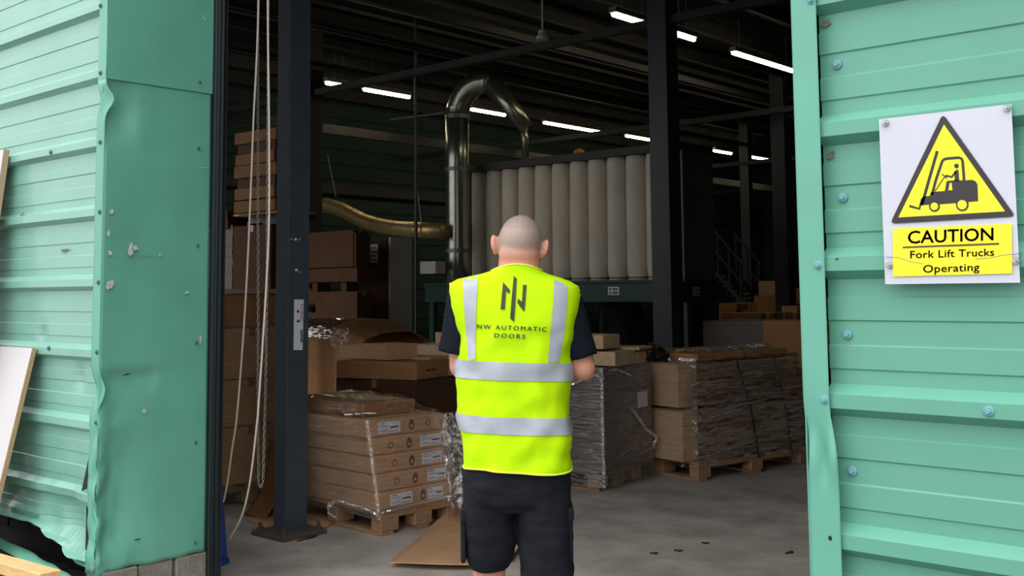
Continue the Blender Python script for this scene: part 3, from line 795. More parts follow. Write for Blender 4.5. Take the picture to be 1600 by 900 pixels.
# ---- dark cartons farther behind the column
def px_box(label, x0, x1, ytop, ybot, Y, dep, mt, tape=None, name='carton', cat='box', group=None):
    a, b = oY(x0, ytop, Y), oY(x1, ytop, Y); zt_, zb_ = (a.z + b.z) / 2, ((oY(x0, ybot, Y).z + oY(x1, ybot, Y).z) / 2 if ybot else 0.0)
    t = carton(label, ((a.x + b.x) / 2, Y + dep / 2, zb_), (b.x - a.x, dep, zt_ - zb_), 0, mt, tape, group, name); t['category'] = cat
    return t
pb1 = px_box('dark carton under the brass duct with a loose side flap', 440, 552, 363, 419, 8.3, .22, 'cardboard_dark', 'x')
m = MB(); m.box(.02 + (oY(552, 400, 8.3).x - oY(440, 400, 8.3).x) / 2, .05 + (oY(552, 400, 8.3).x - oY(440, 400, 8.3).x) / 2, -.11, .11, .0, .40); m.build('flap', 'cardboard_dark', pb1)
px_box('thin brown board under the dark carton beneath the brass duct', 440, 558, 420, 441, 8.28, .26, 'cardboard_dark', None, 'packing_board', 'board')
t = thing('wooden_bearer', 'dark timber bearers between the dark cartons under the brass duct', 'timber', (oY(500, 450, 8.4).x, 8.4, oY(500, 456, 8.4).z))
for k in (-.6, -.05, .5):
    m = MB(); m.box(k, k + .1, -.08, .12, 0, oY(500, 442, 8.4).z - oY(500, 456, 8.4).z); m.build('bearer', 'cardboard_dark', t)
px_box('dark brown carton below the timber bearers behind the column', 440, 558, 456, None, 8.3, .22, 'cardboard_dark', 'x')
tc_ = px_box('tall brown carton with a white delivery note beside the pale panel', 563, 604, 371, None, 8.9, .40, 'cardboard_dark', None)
a_ = oY(576, 382, 8.895); b_ = oY(590, 410, 8.895)
lc = Vector(tc_.location)
m = MB(); m.box(a_.x - lc.x, b_.x - lc.x, -.2025, -.2005, b_.z - lc.z, a_.z - lc.z); dn = m.build('delivery_note', 'paper_white', tc_)
for k in range(4):
    m = MB(); zq = b_.z - lc.z + (a_.z - b_.z) * (.1 + .22 * k); m.box(a_.x - lc.x + .01, b_.x - lc.x - .01 - .02 * (k % 2), -.204, -.2022, zq, zq + .02); m.build('print', 'ink_grey', dn)
xw0, xw1 = oY(605, 450, 8.9).x, oY(643, 450, 8.9).x
m = MB(); m.box(0, .04, 0, oX(643, 450, xw0 + .05).y - 8.9, 0, oY(606, 371, 8.9).z); o = m.build('pale_panel', 'white_panel', bevel=.003)
m2 = MB()
o.location = (xw0 + .02, 8.9, 0); o.rotation_euler = (0, 0, 0); tag(o, 'tall pale grey door panel standing on edge beside the tall carton', 'panel')

# ---- wrapped brown heap and opened cartons behind the labelled pallet
YB = 6.35
def hump(u, v):
    x = -.95 + 1.5 * u; a = v * PI
    r = .42 + .04 * nz(u * 4, v * 4, 2)
    return (x, -.40 * math.cos(a) * (1 + .05 * nz(u * 5, v * 5)), .62 + (.30 if True else 0) * math.sin(a) ** .5 * (1 - .18 * smoothstep(.75, 1, u)) * (r / .42) if 0 < v < 1 else .1)
pc = oY(540, 560, YB)
hp = thing('wrapped_heap', 'brown paper-wrapped heap shining with film behind the labelled cartons', 'wrapped goods', (oY(520, 560, YB).x, YB + .4, 0))
zt2 = oY(520, 502, YB).z
def hump(u, v):
    x = -.75 + 1.16 * u; s_ = v
    pr = [(-.42, .15), (-.42, zt2 - .22), (-.36, zt2 - .06), (-.2, zt2 + .0), (.2, zt2 + .01), (.42, zt2 - .1), (.44, .2)]
    f = s_ * (len(pr) - 1); i = min(int(f), len(pr) - 2); q = f - i
    y = pr[i][0] * (1 - q) + pr[i + 1][0] * q; z = pr[i][1] * (1 - q) + pr[i + 1][1] * q
    z -= .10 * smoothstep(.7, 1, u) * (z > .6)
    return (x + .02 * nz(u * 5, v * 7, 1), y + .025 * nz(u * 4, v * 6, 3), z + .02 * nz(u * 6, v * 5, 6))
m = MB(); m.grid(hump, 40, 40); m.build('paper_cover', 'cardboard_warm', hp, smooth=True, solid=.01)
def hump2(u, v):
    p = hump(u * .62, .22 + .36 * v); return (p[0], p[1] - .012 - .012 * abs(nz(u * 14, v * 20)), p[2] + .012 + .014 * abs(nz(u * 22, v * 18, 4)))
m = MB(); m.grid(hump2, 50, 40); m.build('film_cover', 'film_glossy', hp, smooth=True)
m = MB(); m.box(-.72, .38, -.36, .4, 0, zt2 - .25); m.build('contents', 'cardboard_dark', hp)
# leaning cardboard strip in front of the heap
def lean(u, v):
    a = oY(512 + 18 * u, 612, YB - .25 + .02 * u); b = oY(524 + 26 * u, 540, YB - .08)
    a.z = .01; p = a.lerp(b, v); return (p.x + .01 * nz(v * 3, u), p.y + .03 * math.sin(v * PI), p.z)
m = MB(); m.grid(lean, 4, 12); tag(m.build('leaning_cardboard', 'cardboard_warm', solid=.006), 'strip of brown cardboard leaning against the wrapped heap', 'cardboard')
def crumple(u, v):
    p = oY(520 + 28 * u - 6 * v, 508 + 32 * v + 6 * math.sin(u * 3), YB - .14 - .05 * nz(u * 5, v * 5)); return tuple(p)
m = MB(); m.grid(crumple, 16, 16); tag(m.build('crumpled_film', 'film'), 'crumpled clump of white film on the wrapped heap', 'plastic wrap')
sheet_layers('board_bundle', 'small bundle of brown boards with banded edges beside the wrapped heap', 'boards', (oY(582, 548, 5.6).x, 5.78, 0), .32, .3, oY(580, 562, 5.6).z, oY(580, 538, 5.6).z, .018, -.12, 'cardboard', .004)
sheet_layers('board_bundle', 'brown board bundle against the heap, left of the banded bundle', 'boards', (oY(548, 550, 5.65).x - .02, 5.82, 0), .32, .28, oY(548, 566, 5.65).z, oY(548, 540, 5.65).z, .03, 0, 'cardboard', .004)
t = carton('flat brown carton with a dark slot on the pile of opened cartons', (oY(575, 575, 5.5).x, 5.75, oY(577, 594, 5.45).z), (.74, .46, .135), math.radians(14), 'cardboard_warm', None)
m = MB(); m.box(.3695, .3715, -.10, .05, .06, .074); m.build('hand_slot', 'ink', t)
carton('thin flat carton at the right end of the opened pile', (oY(628, 575, 5.75).x, 6.06, oY(622, 590, 5.75).z), (.36, .24, .12), math.radians(8), 'cardboard', None)
carton('thin carton lid on the right end of the opened pile', (oY(618, 566, 5.75).x, 5.98, oY(622, 590, 5.75).z + .122), (.42, .26, .035), math.radians(10), 'cardboard', None)
carton('broad brown carton at the bottom of the opened pile', (oY(578, 602, 5.5).x, 5.78, 0), (.86, .5, oY(577, 594, 5.45).z - .003), math.radians(3), 'cardboard_dark', 'y')

# ---- long wrapped board stack behind the man
rzS = math.radians(8)
LS, RS = 2.05, .78
cS = local(rzS, LS, RS, (-4.84, 6.43))
pallet('long timber pallet under the wrapped grey board stack behind the man', (*cS, 0), LS - .15, RS - .1, rzS)
zS = .90
sheet_layers('board_stack', 'long grey board stack in shrink film behind the man', 'board stack', (*cS, 0), LS, RS, .146, zS, .022, rzS, 'grey_board', .003)
t = film('hazy shrink film round the long grey board stack behind the man', (*cS, 0), rzS, LS / 2 + .006, RS / 2 + .006, .05, zS + .01, 'film', .012, 21, top=False, flare=.03)
hx, hy = LS / 2, RS / 2
m = roll([(hx - .42, -hy - .02, zS - .22), (hx - .34, -hy - .03, zS - .16), (hx - .2, -hy - .03, zS - .10), (hx - .06, -hy - .03, zS - .04), (hx + .02, -hy - .01, zS - .07)], .016); m.build('torn_edge', 'film_crease_glint', t)
m = roll([(hx - .06, -hy - .03, zS - .04), (hx + .03, -hy + .15, zS - .01), (hx + .03, -hy + .38, zS - .07)], .012); m.build('torn_edge', 'film_crease_glint', t)
m = roll([(hx + .03, -hy + .38, zS - .32), (hx + .04, -hy + .6, zS - .5), (hx + .05, -hy + .76, zS - .58), (hx + .04, -hy + .70, zS - .66)], .016); m.build('torn_edge', 'film_crease_glint', t)
m = MB(); m.box(hx + .014, hx + .016, -hy + .52, -hy + .68, zS - .33, zS - .21); m.build('paper_label', 'paper_white', t)
def plank(label, L_, W_, T_, cx, cy, z, rz, mt='pale_wood', grp='boards lying on the wrapped stack'):
    m = MB(); m.box(-L_ / 2, L_ / 2, -W_ / 2, W_ / 2, 0, T_); o = m.build('wooden_board', mt, bevel=.003); o.location = (cx, cy, z); o.rotation_euler = (0, 0, rz); return tag(o, label, 'board', grp)
ex = Vector((math.cos(rzS), math.sin(rzS), 0)); ey = Vector((-math.sin(rzS), math.cos(rzS), 0)); c0 = Vector((*cS, 0))
def on_s(u, v): q = c0 + ex * u + ey * v; return q.x, q.y
plank('thick pale board at the bottom of the pair right of the man', .78, .34, .105, *on_s(hx - .36, -.10), zS + .012, rzS + .02)
plank('thin pale strip beside the lower board right of the man', .60, .16, .085, *on_s(hx - .28, .20), zS + .012, rzS - .02)
plank('flat pale offcut lying over the boards right of the man', .34, .3, .018, *on_s(hx - .12, .2), zS + .118, rzS + .1)
plank('thick pale board on top of the pair right of the man', .66, .26, .105, *on_s(hx - .40, -.12), zS + .136, rzS - .01)
plank('long pale board on the stack left of the man', .75, .40, .12, *on_s(-hx + .42, .02), zS + .012, rzS + .01)
plank('short pale block on the board left of the man', .42, .2, .10, *on_s(-hx + .45, .04), zS + .133, rzS)

def streaks(parent, fn, a0, a1, z0, z1, n, seed, r=.004, mt='film_crease_glint'):  # thin pale tubes along the wrap, drawn as painted glints
    random.seed(seed)
    for _ in range(n):
        a = rnd(a0, a1); l = rnd(.12, .45) * (a1 - a0); z = rnd(z0, z1); sl = rnd(-.10, .16); P = []
        for k in range(13):
            q = a + l * (k / 12 - .5)
            if a0 <= q <= a1: P.append(fn(q, z + sl * l * (k / 12 - .5) + .006 * nz(q * 14, z * 9, seed)))
        if len(P) > 3:
            m = MB(); m.tube(P, [r * (.35 + .65 * math.sin(PI * i / (len(P) - 1))) for i in range(len(P))], 6); m.build('film_crease_glint', mt, parent, smooth=True)
streaks(t, lambda q, z: (q, -hy - .016, z), -hx, hx, .12, zS - .03, 20, 71)
streaks(t, lambda q, z: (hx + .016, q, z), -hy, hy, .12, zS - .03, 9, 72)

# ---- big wrapped pallet at the right of the doorway
rzB = math.radians(-12)
LB, RB = .98, 1.45
cB = local(rzB, LB, RB, (-4.62, 7.22))
pallet('timber pallet under the big wrapped load at the right', (cB[0] + .08, cB[1], 0), LB - .1, RB - .1, rzB)
eb = lambda u, v: (cB[0] + u * math.cos(rzB) - v * math.sin(rzB), cB[1] + u * math.sin(rzB) + v * math.cos(rzB))
sheet_layers('board_pile', 'brown board pile at the bottom of the big wrapped load', 'boards', (*eb(-.03, -.03), 0), .94, 1.42, .148, .53, .014, rzB, 'brown_board', .006, 3)
sheet_layers('board_pile', 'brown board pile on top within the big wrapped load', 'boards', (*eb(-.06, -.02), 0), .80, 1.36, .552, .89, .014, rzB + .02, 'brown_board', .005, 5)
carton('flat brown carton lid covering the big wrapped load', (*eb(-.06, .10), .902), (.78, 1.12, .06), rzB + .02, 'cardboard_warm', 'x')
fb = film('glossy stretch film wound round the big wrapped load', (*eb(0, .05), 0), rzB, LB / 2, RB / 2 - .05, .09, .93, 'film_glossy', .030, 31, top=False, crisp=.022,
     bulge=lambda x, y, z: .05 * smoothstep(.2, 1.0, y / .72) * math.exp(-((z - .45) / .25) ** 2) - .09 * smoothstep(.5, .95, z) * (1 if True else 0))
m = MB()
for v0, dv in ((-.18, .16), (.28, .10)):
    m = MB(); n = 14
    pts = [(LB / 2 + .035 - .075 * smoothstep(.4, .9, .12 + k * .06), v0 + dv * (1 - k / n), .12 + k * .06) for k in range(n)]
    m.tube(pts, .009, 6); m.build('strap', 'black_plastic', fb)
fbx = lambda y, z: LB / 2 + .046 + .05 * smoothstep(.2, 1.0, y / .72) * math.exp(-((z - .45) / .25) ** 2) - .09 * smoothstep(.5, .95, z)
streaks(fb, lambda q, z: (fbx(q, z), q, z), -RB / 2 + .06, RB / 2 - .05, .14, .90, 60, 73, .004)
def clump(u, v):
    a = u * 2 * PI; r = .12 + .05 * nz(math.cos(a) * 3, math.sin(a) * 3, v * 5)
    return (-.10 + r * 1.6 * math.cos(a) * (1 - .5 * v) , -RB / 2 + .14 + r * math.sin(a) * (1 - .5 * v), .90 + .12 * v + .03 * nz(u * 14, v * 9, 3))
m = MB(); m.grid(clump, 40, 12); m.build('black_film_clump', 'black_plastic', fb)
def ridge(u, v):
    return (.12 + .25 * v - .2 * u + .02 * nz(u * 20, v * 9), -.55 + 1.25 * u, .965 + .04 * v * (1 - v) * 4 + .028 * nz(u * 25, v * 10, 4) - .03 * v)
m = MB(); m.grid(ridge, 60, 10); m.build('gathered_edge', 'film_loose', fb)

# ---- things behind the big load
sheet_layers('grey_sheet_stack', 'stack of pale grey sheets behind the big wrapped load', 'stack', (oY(1158, 515, 10.4).x, 10.85, 0), .95, .9, 0.0, oY(1165, 503, 10.2).z, .03, 0, 'grey_board', .006, 8)
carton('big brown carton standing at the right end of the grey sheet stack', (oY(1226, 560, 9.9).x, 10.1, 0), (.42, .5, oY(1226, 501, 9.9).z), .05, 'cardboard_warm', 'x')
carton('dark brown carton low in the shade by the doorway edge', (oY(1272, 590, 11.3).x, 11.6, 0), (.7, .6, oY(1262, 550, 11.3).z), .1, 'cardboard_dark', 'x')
carton('small brown carton on the low carton by the doorway edge', (oY(1272, 530, 11.3).x, 11.6, oY(1262, 550, 11.3).z + .002), (.6, .5, .22), 0, 'cardboard', 'x')
carton('flat brown carton topping the pile by the doorway edge', (oY(1274, 520, 11.3).x, 11.6, oY(1262, 550, 11.3).z + .225), (.45, .45, .12), .2, 'cardboard_warm', 'x')

# ---- far right: timber piles, stairs, crates
def timber_pile(label, x0, x1, ytop, Y, rows_, seed):
    a, b = oY(x0, ytop, Y), oY(x1, ytop, Y); random.seed(seed)
    t = thing('timber_pile', label, 'timber', ((a.x + b.x) / 2, Y, 0)); W = b.x - a.x; z = 0
    zt_ = a.z; th = zt_ / rows_
    for k in range(rows_):
        y = -.3
        while y < .5:
            wv = rnd(.12, .2); l = W * rnd(.75, 1.0)
            m = MB(); m.box(-l / 2, l / 2, y, y + wv - .01, z + rnd(0, .004), z + th - .006); m.build('board', random.choice(['pale_wood', 'fresh_plank', 'pallet_wood', 'cardboard_warm']), t); y += wv
        z += th
    return t
timber_pile('low pile of sawn timber beyond the grey sheet stack', 1135, 1215, 488, 14.5, 8, 2)
timber_pile('pile of yellowish timber below the metal stairs', 1128, 1165, 473, 17.0, 10, 5)
timber_pile('pile of short timber behind the far dark column', 1231, 1262, 477, 17.0, 9, 6)
px_box('pale crate standing on the timber beyond the far dark column', 1185, 1215, 439, 462, 18.3, .7, 'cardboard_pale')
px_box('brown crate beneath the pale crate by the far dark column', 1178, 1216, 462, None, 18.2, .9, 'cardboard_warm')
px_box('pale rounded crate between the far column and the doorway edge', 1232, 1256, 450, 475, 18.3, .7, 'cardboard_pale')
px_box('dark brown crate under the pale rounded crate', 1230, 1262, 475, None, 18.2, .9, 'cardboard_dark')
YS = 21.0
st = thing('metal_stairs', 'dark metal stairs with handrail against the far green wall', 'stairs', oY(1140, 470, YS).xyz.to_tuple()[:2] + (0,))
os_ = Vector(st.location)
A = oY(1118, 425, YS) - os_; B = oY(1163, 478, YS) - os_
for yy in (0, .8):
    for dz in (0, .45, .9):
        m = MB(); m.tube([A + Vector((0, yy, dz)), B + Vector((0, yy, dz))], .04 if dz == 0 else .025, 6); m.build('stringer' if dz == 0 else 'handrail', 'column_dark', st)
    for k in range(3):
        p = A.lerp(B, .1 + .4 * k) + Vector((0, yy, 0)); m = MB(); m.tube([p, p + Vector((0, 0, .9))], .025, 6); m.build('baluster', 'column_dark', st)
for k in range(8):
    p = A.lerp(B, k / 7); m = MB(); m.box(p.x - .13, p.x + .13, 0, .8, p.z - .02, p.z + .02); m.build('tread', 'column_dark', st)
m = MB(); m.box(A.x - 2.2, A.x, 0, .9, A.z - .04, A.z + .02); m.build('landing', 'column_dark', st)
for x_ in (A.x - 2.1, A.x - .05):
    m = MB(); m.box(x_ - .05, x_, .02, .1, 0, A.z); m.build('leg', 'column_dark', st)
m = MB(); m.box(B.x - .1, B.x, 0, .8, 0, max(.05, B.z)); m.build('leg', 'column_dark', st)

# ================================================================= FLOOR CLUTTER NEAR THE DOOR
# cardboard sheet on the floor ahead of the man
pts = [oZ(x, y) for x, y in ((608, 888), (642, 858), (690, 816), (760, 806), (806, 806), (812, 862), (800, 880), (740, 893), (690, 893))]
m = MB()
cen = sum(pts, Vector()) / len(pts)
rings = []
for s_ in (1.0, .93, .6, .25, .02):
    rings.append([cen + (p - cen) * s_ + Vector((0, 0, (.022 if s_ == 1.0 else .012) + .01 * nz(p.x * 4, p.y * 4, s_ * 2) + .008)) for p in pts])
m.loft(rings, caps=False); o = m.build('cardboard_sheet', 'cardboard', solid=.005); tag(o, 'flattened sheet of brown cardboard on the floor by the man', 'cardboard')
# sheet under the column foot and a bent piece standing behind it
pts = [oZ(x, y) for x, y in ((383, 812), (415, 826), (468, 826), (512, 824), (522, 815), (475, 797), (420, 797))]
m = MB(); m.prism([p + Vector((0, 0, .004)) for p in pts], (0, 0, .006)); tag(m.build('cardboard_sheet', 'cardboard'), 'flattened brown cardboard on the floor behind the slate blue column', 'cardboard')
def bent(u, v):
    a = oZ(382 + 32 * u, 806 + 8 * u); b = oX(420 + 20 * u, 690, a.x - .25)
    p = a.lerp(b, v); c = math.sin(v * PI) * .10
    return (p.x - .0, p.y + c * .6, a.z + .012 + (b.z - a.z) * v ** 1.35)
m = MB(); m.grid(bent, 8, 24); tag(m.build('bent_cardboard', 'cardboard_warm', smooth=True, solid=.005), 'bent piece of brown cardboard standing up behind the slate blue column', 'cardboard')
# blue cone
cb = oZ(346, 884); cb = Vector((cb.x - .075, cb.y + .0, 0))
t = thing('blue_cone', 'blue plastic cone half hidden behind the door guide track', 'cone', cb)
m = MB(); m.lathe([(.075, .03), (.07, .06), (.03, .55), (.022, .57), (.0, .572)], 20); m.build('cone_body', 'blue_plastic', t, smooth=True)
m = MB(); m.lathe([(.085, 0), (.088, .02), (.07, .035)], 8); m.build('foot', 'blue_plastic', t)
# ropes and chain of the door hoist
YRo = 3.32
def rope(label, pts):
    P = [oY(x, y, YRo) for x, y in pts]; P[0].z = 4.3
    Q = []
    for i in range(len(P) - 1):
        p0, p1, p2, p3 = P[max(i - 1, 0)], P[i], P[i + 1], P[min(i + 2, len(P) - 1)]
        for k in range(6):
            s_ = k / 6
            Q.append(.5 * ((2 * p1) + (p2 - p0) * s_ + (2 * p0 - 5 * p1 + 4 * p2 - p3) * s_ ** 2 + (3 * p1 - p0 - 3 * p2 + p3) * s_ ** 3))
    Q.append(P[-1]); m = MB(); m.tube(Q, .0055, 8); return tag(m.build('pull_rope', 'rope_white', smooth=True), label, 'rope')
rope('white rope hanging leftmost beside the door jamb', [(406, -250), (404, 0), (396, 190), (390, 340), (383, 480), (371, 640), (363, 698), (355, 755), (349, 785)])
rope('white rope crossing the chain and curling to the floor', [(418, -250), (418.5, 0), (420.5, 190), (420.5, 340), (416, 450), (405, 620), (401, 666), (391, 750), (378, 805), (358, 843)])
m = MB()
def links(pts):
    P = [oY(x, y, YRo + .05) for x, y in pts]; P[0].z = 4.2
    seg = []; step = .021
    for a, b in zip(P, P[1:]):
        L_ = (b - a).length; n = max(1, round(L_ / step))
        for k in range(n): seg.append((a.lerp(b, (k + .5) / n), (b - a).normalized()))
    for i, (c, d) in enumerate(seg):
        side = Vector((1, 0, 0)) if i % 2 else Vector((0, 1, 0)); side = (side - d * side.dot(d)).normalized(); nn = d.cross(side)
        rings = []
        for k in range(8):
            a = 2 * PI * k / 8; ctr = c + d * (.0125 * math.cos(a)) + side * (.0068 * math.sin(a)); out = (d * math.cos(a) + side * math.sin(a)).normalized()
            rings.append([ctr + (out * math.cos(t * 2 * PI / 4) + nn * math.sin(t * 2 * PI / 4)) * .0026 for t in range(4)])
        m.loft(rings + [rings[0]], caps=False)
links([(403, -250), (403, 190), (403.5, 480), (403, 640), (404, 756), (408, 762)])
links([(420, -250), (418.5, 190), (417.5, 400), (416, 560), (414, 640), (411, 752), (408, 762)])
tag(m.build('hoist_chain', 'chain_steel', smooth=True), 'loop of thin steel chain hanging beside the white ropes', 'chain')
# scraps on the floor
for i, (x, y, l, lb) in enumerate(((1233, 864, .07, 'at the right by the doorway edge'), (1060, 861, .05, 'in the middle of the open floor'), (1022, 865, .045, 'nearest the man on the open floor'), (1102, 849, .045, 'behind the others on the open floor'), (480, 842, .16, 'beside the column base plate'))):
    p = oZ(x, y); m = MB(); m.box(-l / 2, l / 2, -.008, .008, 0, .006); m.box(-l * .1, l * .3, -.02, .012, 0, .004); o = m.build('wood_scrap', 'cardboard_dark'); o.location = p; o.rotation_euler = (0, 0, rnd(0, 3)); tag(o, 'small dark scrap on the concrete floor ' + lb, 'scrap', 'scraps on the floor')

# ================================================================= OUTSIDE, LEFT
def slab(label, name, corner, wdt, hgt, thick, roll_, lean_, mt_face, mt_core):
    """board leaning on the facade: corner = its top right point"""
    t = thing(name, label, 'board', corner)
    t.rotation_euler = (lean_, roll_, 0)
    m = MB(); m.box(-wdt, 0, 0, thick, -hgt, 0); m.build('core', mt_core, t)
    m = MB(); m.box(-wdt + .001, -.003, -.0015, -.0002, -hgt + .001, -.001); m.build('white_face', mt_face, t)
    return t
def leaner(label, name, top, low, y0, wdt, th, face, core):
    p0 = oY(*top, y0); p1 = oX(*low, p0.x); th_ = math.atan2(p0.y - p1.y, p0.z - p1.z)
    return slab(label, name, p0, wdt, p0.z / math.cos(th_), th, 0.0, -th_, face, core)
leaner('white-faced chipboard leaning low against the left green wall', 'chipboard_panel', (51, 544), (-3, 768), D - .03, .37, .022, 'white_laminate', 'chipboard_edge')
leaner('taller pale board at the far left edge behind the chipboard', 'tall_panel', (6.5, 233), (-2, 292), D - .035, .5, .03, 'white_laminate', 'cardboard_pale')
pa, pb_ = oY(-60, 862, D - .42), oY(62, 897, D - .42)
d = (pb_ - pa); rot = Vector((1, 0, 0)).rotation_difference(d.normalized())
m = MB(); m.box(-.6, d.length, 0, .09, -.05, 0); o = m.build('loose_plank', 'fresh_plank', bevel=.003); o.location = pa; o.rotation_mode = 'QUATERNION'; o.rotation_quaternion = rot
tag(o, 'fresh yellow plank end at the bottom left corner outside', 'plank')

# ================================================================= WARNING SIGN
YSG = D - .010
xs0, xs1 = -1.046, -.745; zs0, zs1 = 1.480, 1.873
sg = thing('warning_sign', 'white and yellow forklift warning sign screwed to the right green wall', 'sign', ((xs0 + xs1) / 2, YSG, zs0))
so = Vector(((xs0 + xs1) / 2, YSG, zs0))
def wob(x, z): return 0.0
m = MB(); m.grid(lambda u, v: ((u - .5) * (xs1 - xs0), wob((u - .5) * .3, v * .393), v * (zs1 - zs0)), 24, 30); m.build('board', 'sign_white', sg, smooth=True)
def sp_(x, y, d=.0012):
    p = oY(x, y, YSG) - so; return Vector((p.x, wob(p.x, p.z) - d - .0012, p.z))
def sgn(name, mt, pts, d=.0012, par=sg):
    m = MB(); m.prism([sp_(x, y, d) for x, y in pts], (0, -.0004, 0)); return m.build(name, mt, par)
def Z5(pts): return [(1380 + x / 5.295, 180 + y / 5.295) for x, y in pts]
def rounded(pts, r, n=5):
    out = []; k = len(pts)
    for i in range(k):
        p = Vector((*pts[i], 0)); a = Vector((*pts[i - 1], 0)); b = Vector((*pts[(i + 1) % k], 0))
        da, db = (a - p).normalized(), (b - p).normalized()
        for j in range(n + 1):
            t = j / n; q0 = p + da * r * (1 - t); q1 = p + db * r * t
            q = (p + da * r) * (1 - t) ** 2 + p * 2 * t * (1 - t) + (p + db * r) * t ** 2
            out.append((q.x, q.y))
    return out
tri = sgn('triangle_border', 'sign_black', rounded(Z5([(497, -12), (1098, 838), (60, 898)]), 9))
sgn('triangle_field', 'sign_yellow', Z5([(507, 78), (1012, 796), (130, 846)]), .0018)
fk = sgn('forklift_body', 'sign_black', Z5([(352, 672), (390, 668), (400, 640), (430, 634), (515, 628), (530, 545), (600, 538), (680, 540), (740, 535), (770, 548), (785, 575), (790, 712), (712, 718), (700, 745), (615, 745), (604, 728), (470, 738), (465, 755), (392, 755), (384, 740), (322, 746), (330, 678)]), .0024)
sgn('seat_gap', 'sign_yellow', Z5([(545, 622), (556, 562), (572, 562), (578, 622)]), .0030)
def stroke(name, pts, w, mt='sign_black', d=.0024, closed=False):
    pts = Z5(pts); w = w / 5.295 / 2; L_, R_ = [], []
    for i, p in enumerate(pts):
        a = pts[i - 1] if i > 0 or closed else p; b = pts[(i + 1) % len(pts)] if i < len(pts) - 1 or closed else p
        dx, dy = b[0] - a[0], b[1] - a[1]; l = math.hypot(dx, dy); nx_, ny_ = -dy / l, dx / l
        L_.append((p[0] + nx_ * w, p[1] + ny_ * w)); R_.append((p[0] - nx_ * w, p[1] - ny_ * w))
    m = MB(); n = len(pts)
    for i in range(n if closed else n - 1):
        j = (i + 1) % n
        m.prism([sp_(*q, d) for q in (L_[i], L_[j], R_[j], R_[i])], (0, -.0004, 0))
    return m.build(name, mt, sg)
stroke('mast', [(452, 298), (400, 480), (340, 690), (322, 745)], 24)
stroke('fork', [(450 - 130 + 8, 690), (304, 775), (222, 752)], 20)
stroke('cab_frame', [(408, 660), (440, 540), (492, 385), (505, 368), (530, 360), (630, 352), (655, 362), (663, 390), (674, 540)], 22)
stroke('steering_column', [(432, 630), (512, 512)], 8)
stroke('steering_wheel', [(492, 488), (532, 524)], 9)
stroke('arm', [(518, 500), (572, 512), (605, 470)], 17)
sgn('torso', 'sign_black', Z5([(592, 470), (610, 450), (628, 455), (634, 545), (596, 548), (596, 490)]), .0024)
def circ(cx, cy, r, n=20): return [(cx + r * math.cos(2 * PI * k / n), cy + r * math.sin(2 * PI * k / n)) for k in range(n)]
sgn('head', 'sign_black', Z5(circ(611, 421, 19)), .0024)
for cx, cy, r in ((430, 755, 44), (660, 742, 52)):
    sgn('wheel', 'sign_black', Z5(circ(cx, cy, r)), .0034); sgn('wheel_hub', 'sign_yellow', Z5(circ(cx, cy, r - 13)), .0040)
def ZB_(pts): return [(1360 + x / 6.43, 320 + y / 6.43) for x, y in pts]
sgn('text_field', 'sign_yellow', ZB_([(230, 238), (1425, 190), (1430, 690), (232, 722)]), .0018)
sgn('underline', 'sign_text', ZB_([(332, 420), (1298, 382), (1298, 402), (332, 437)]), .0024)
def font_mesh(txt, spacing=1.0):
    cu = bpy.data.curves.new('lettering', 'FONT'); cu.body = txt; cu.space_character = spacing; cu.resolution_u = 3
    o = bpy.data.objects.new('lettering', cu); COL.objects.link(o)
    me = bpy.data.meshes.new_from_object(o.evaluated_get(bpy.context.evaluated_depsgraph_get()))
    bpy.data.objects.remove(o)
    vs = [v.co.copy() for v in me.vertices]; fs = [tuple(p.vertices) for p in me.polygons]
    x0 = min(v.x for v in vs); x1 = max(v.x for v in vs)
    return vs, fs, x0, x1
def sign_text(txt, xl, xr, ybl, ybr, cap, spacing=1.0, bold=0.0):
    """xl..xr in zoom pixels, baseline left/right, cap height"""
    vs, fs, x0, x1 = font_mesh(txt, spacing)
    caph = .73
    out = []
    for v in vs:
        u = (v.x - x0) / (x1 - x0); X_ = xl + (xr - xl) * u; Y_ = ybl + (ybr - ybl) * u - v.y / caph * cap
        out.append(sp_(*ZB_([(X_, Y_)])[0], .0028))
    m = MB(); m.add(out, fs)
    if bold:
        for dx, dz in ((bold, 0), (-bold, 0), (0, bold), (0, -bold)):
            m.add([p + Vector((dx, 0, dz)) for p in out], fs)
    return m.build('lettering', 'sign_text', sg)
sign_text('CAUTION', 385, 1240, 390, 355, 132, 1.0, .0007)
sign_text('Fork Lift Trucks', 408, 1248, 538, 512, 78, 1.04, .0004)
sign_text('Operating', 538, 1100, 682, 662, 80, 1.04, .0004)
m = MB(); m.tube([sp_(*q, .0022) for q in ZB_([(155, 525), (290, 530), (420, 575), (540, 592)])], .0007, 4); m.build('crack', 'ink_grey', sg)
m = MB(); m.tube([sp_(*q, .0022) for q in ZB_([(1060, 545), (1200, 535), (1340, 505), (1500, 492)])], .0007, 4); m.build('crack', 'ink_grey', sg)
for x, y in ((1384, 192.5), (1574, 169), (1390.5, 414), (1588, 407.5)):
    screw(sp_(x, y, .001), (0, -1, 0), .0085, 'steel_bright', sg)

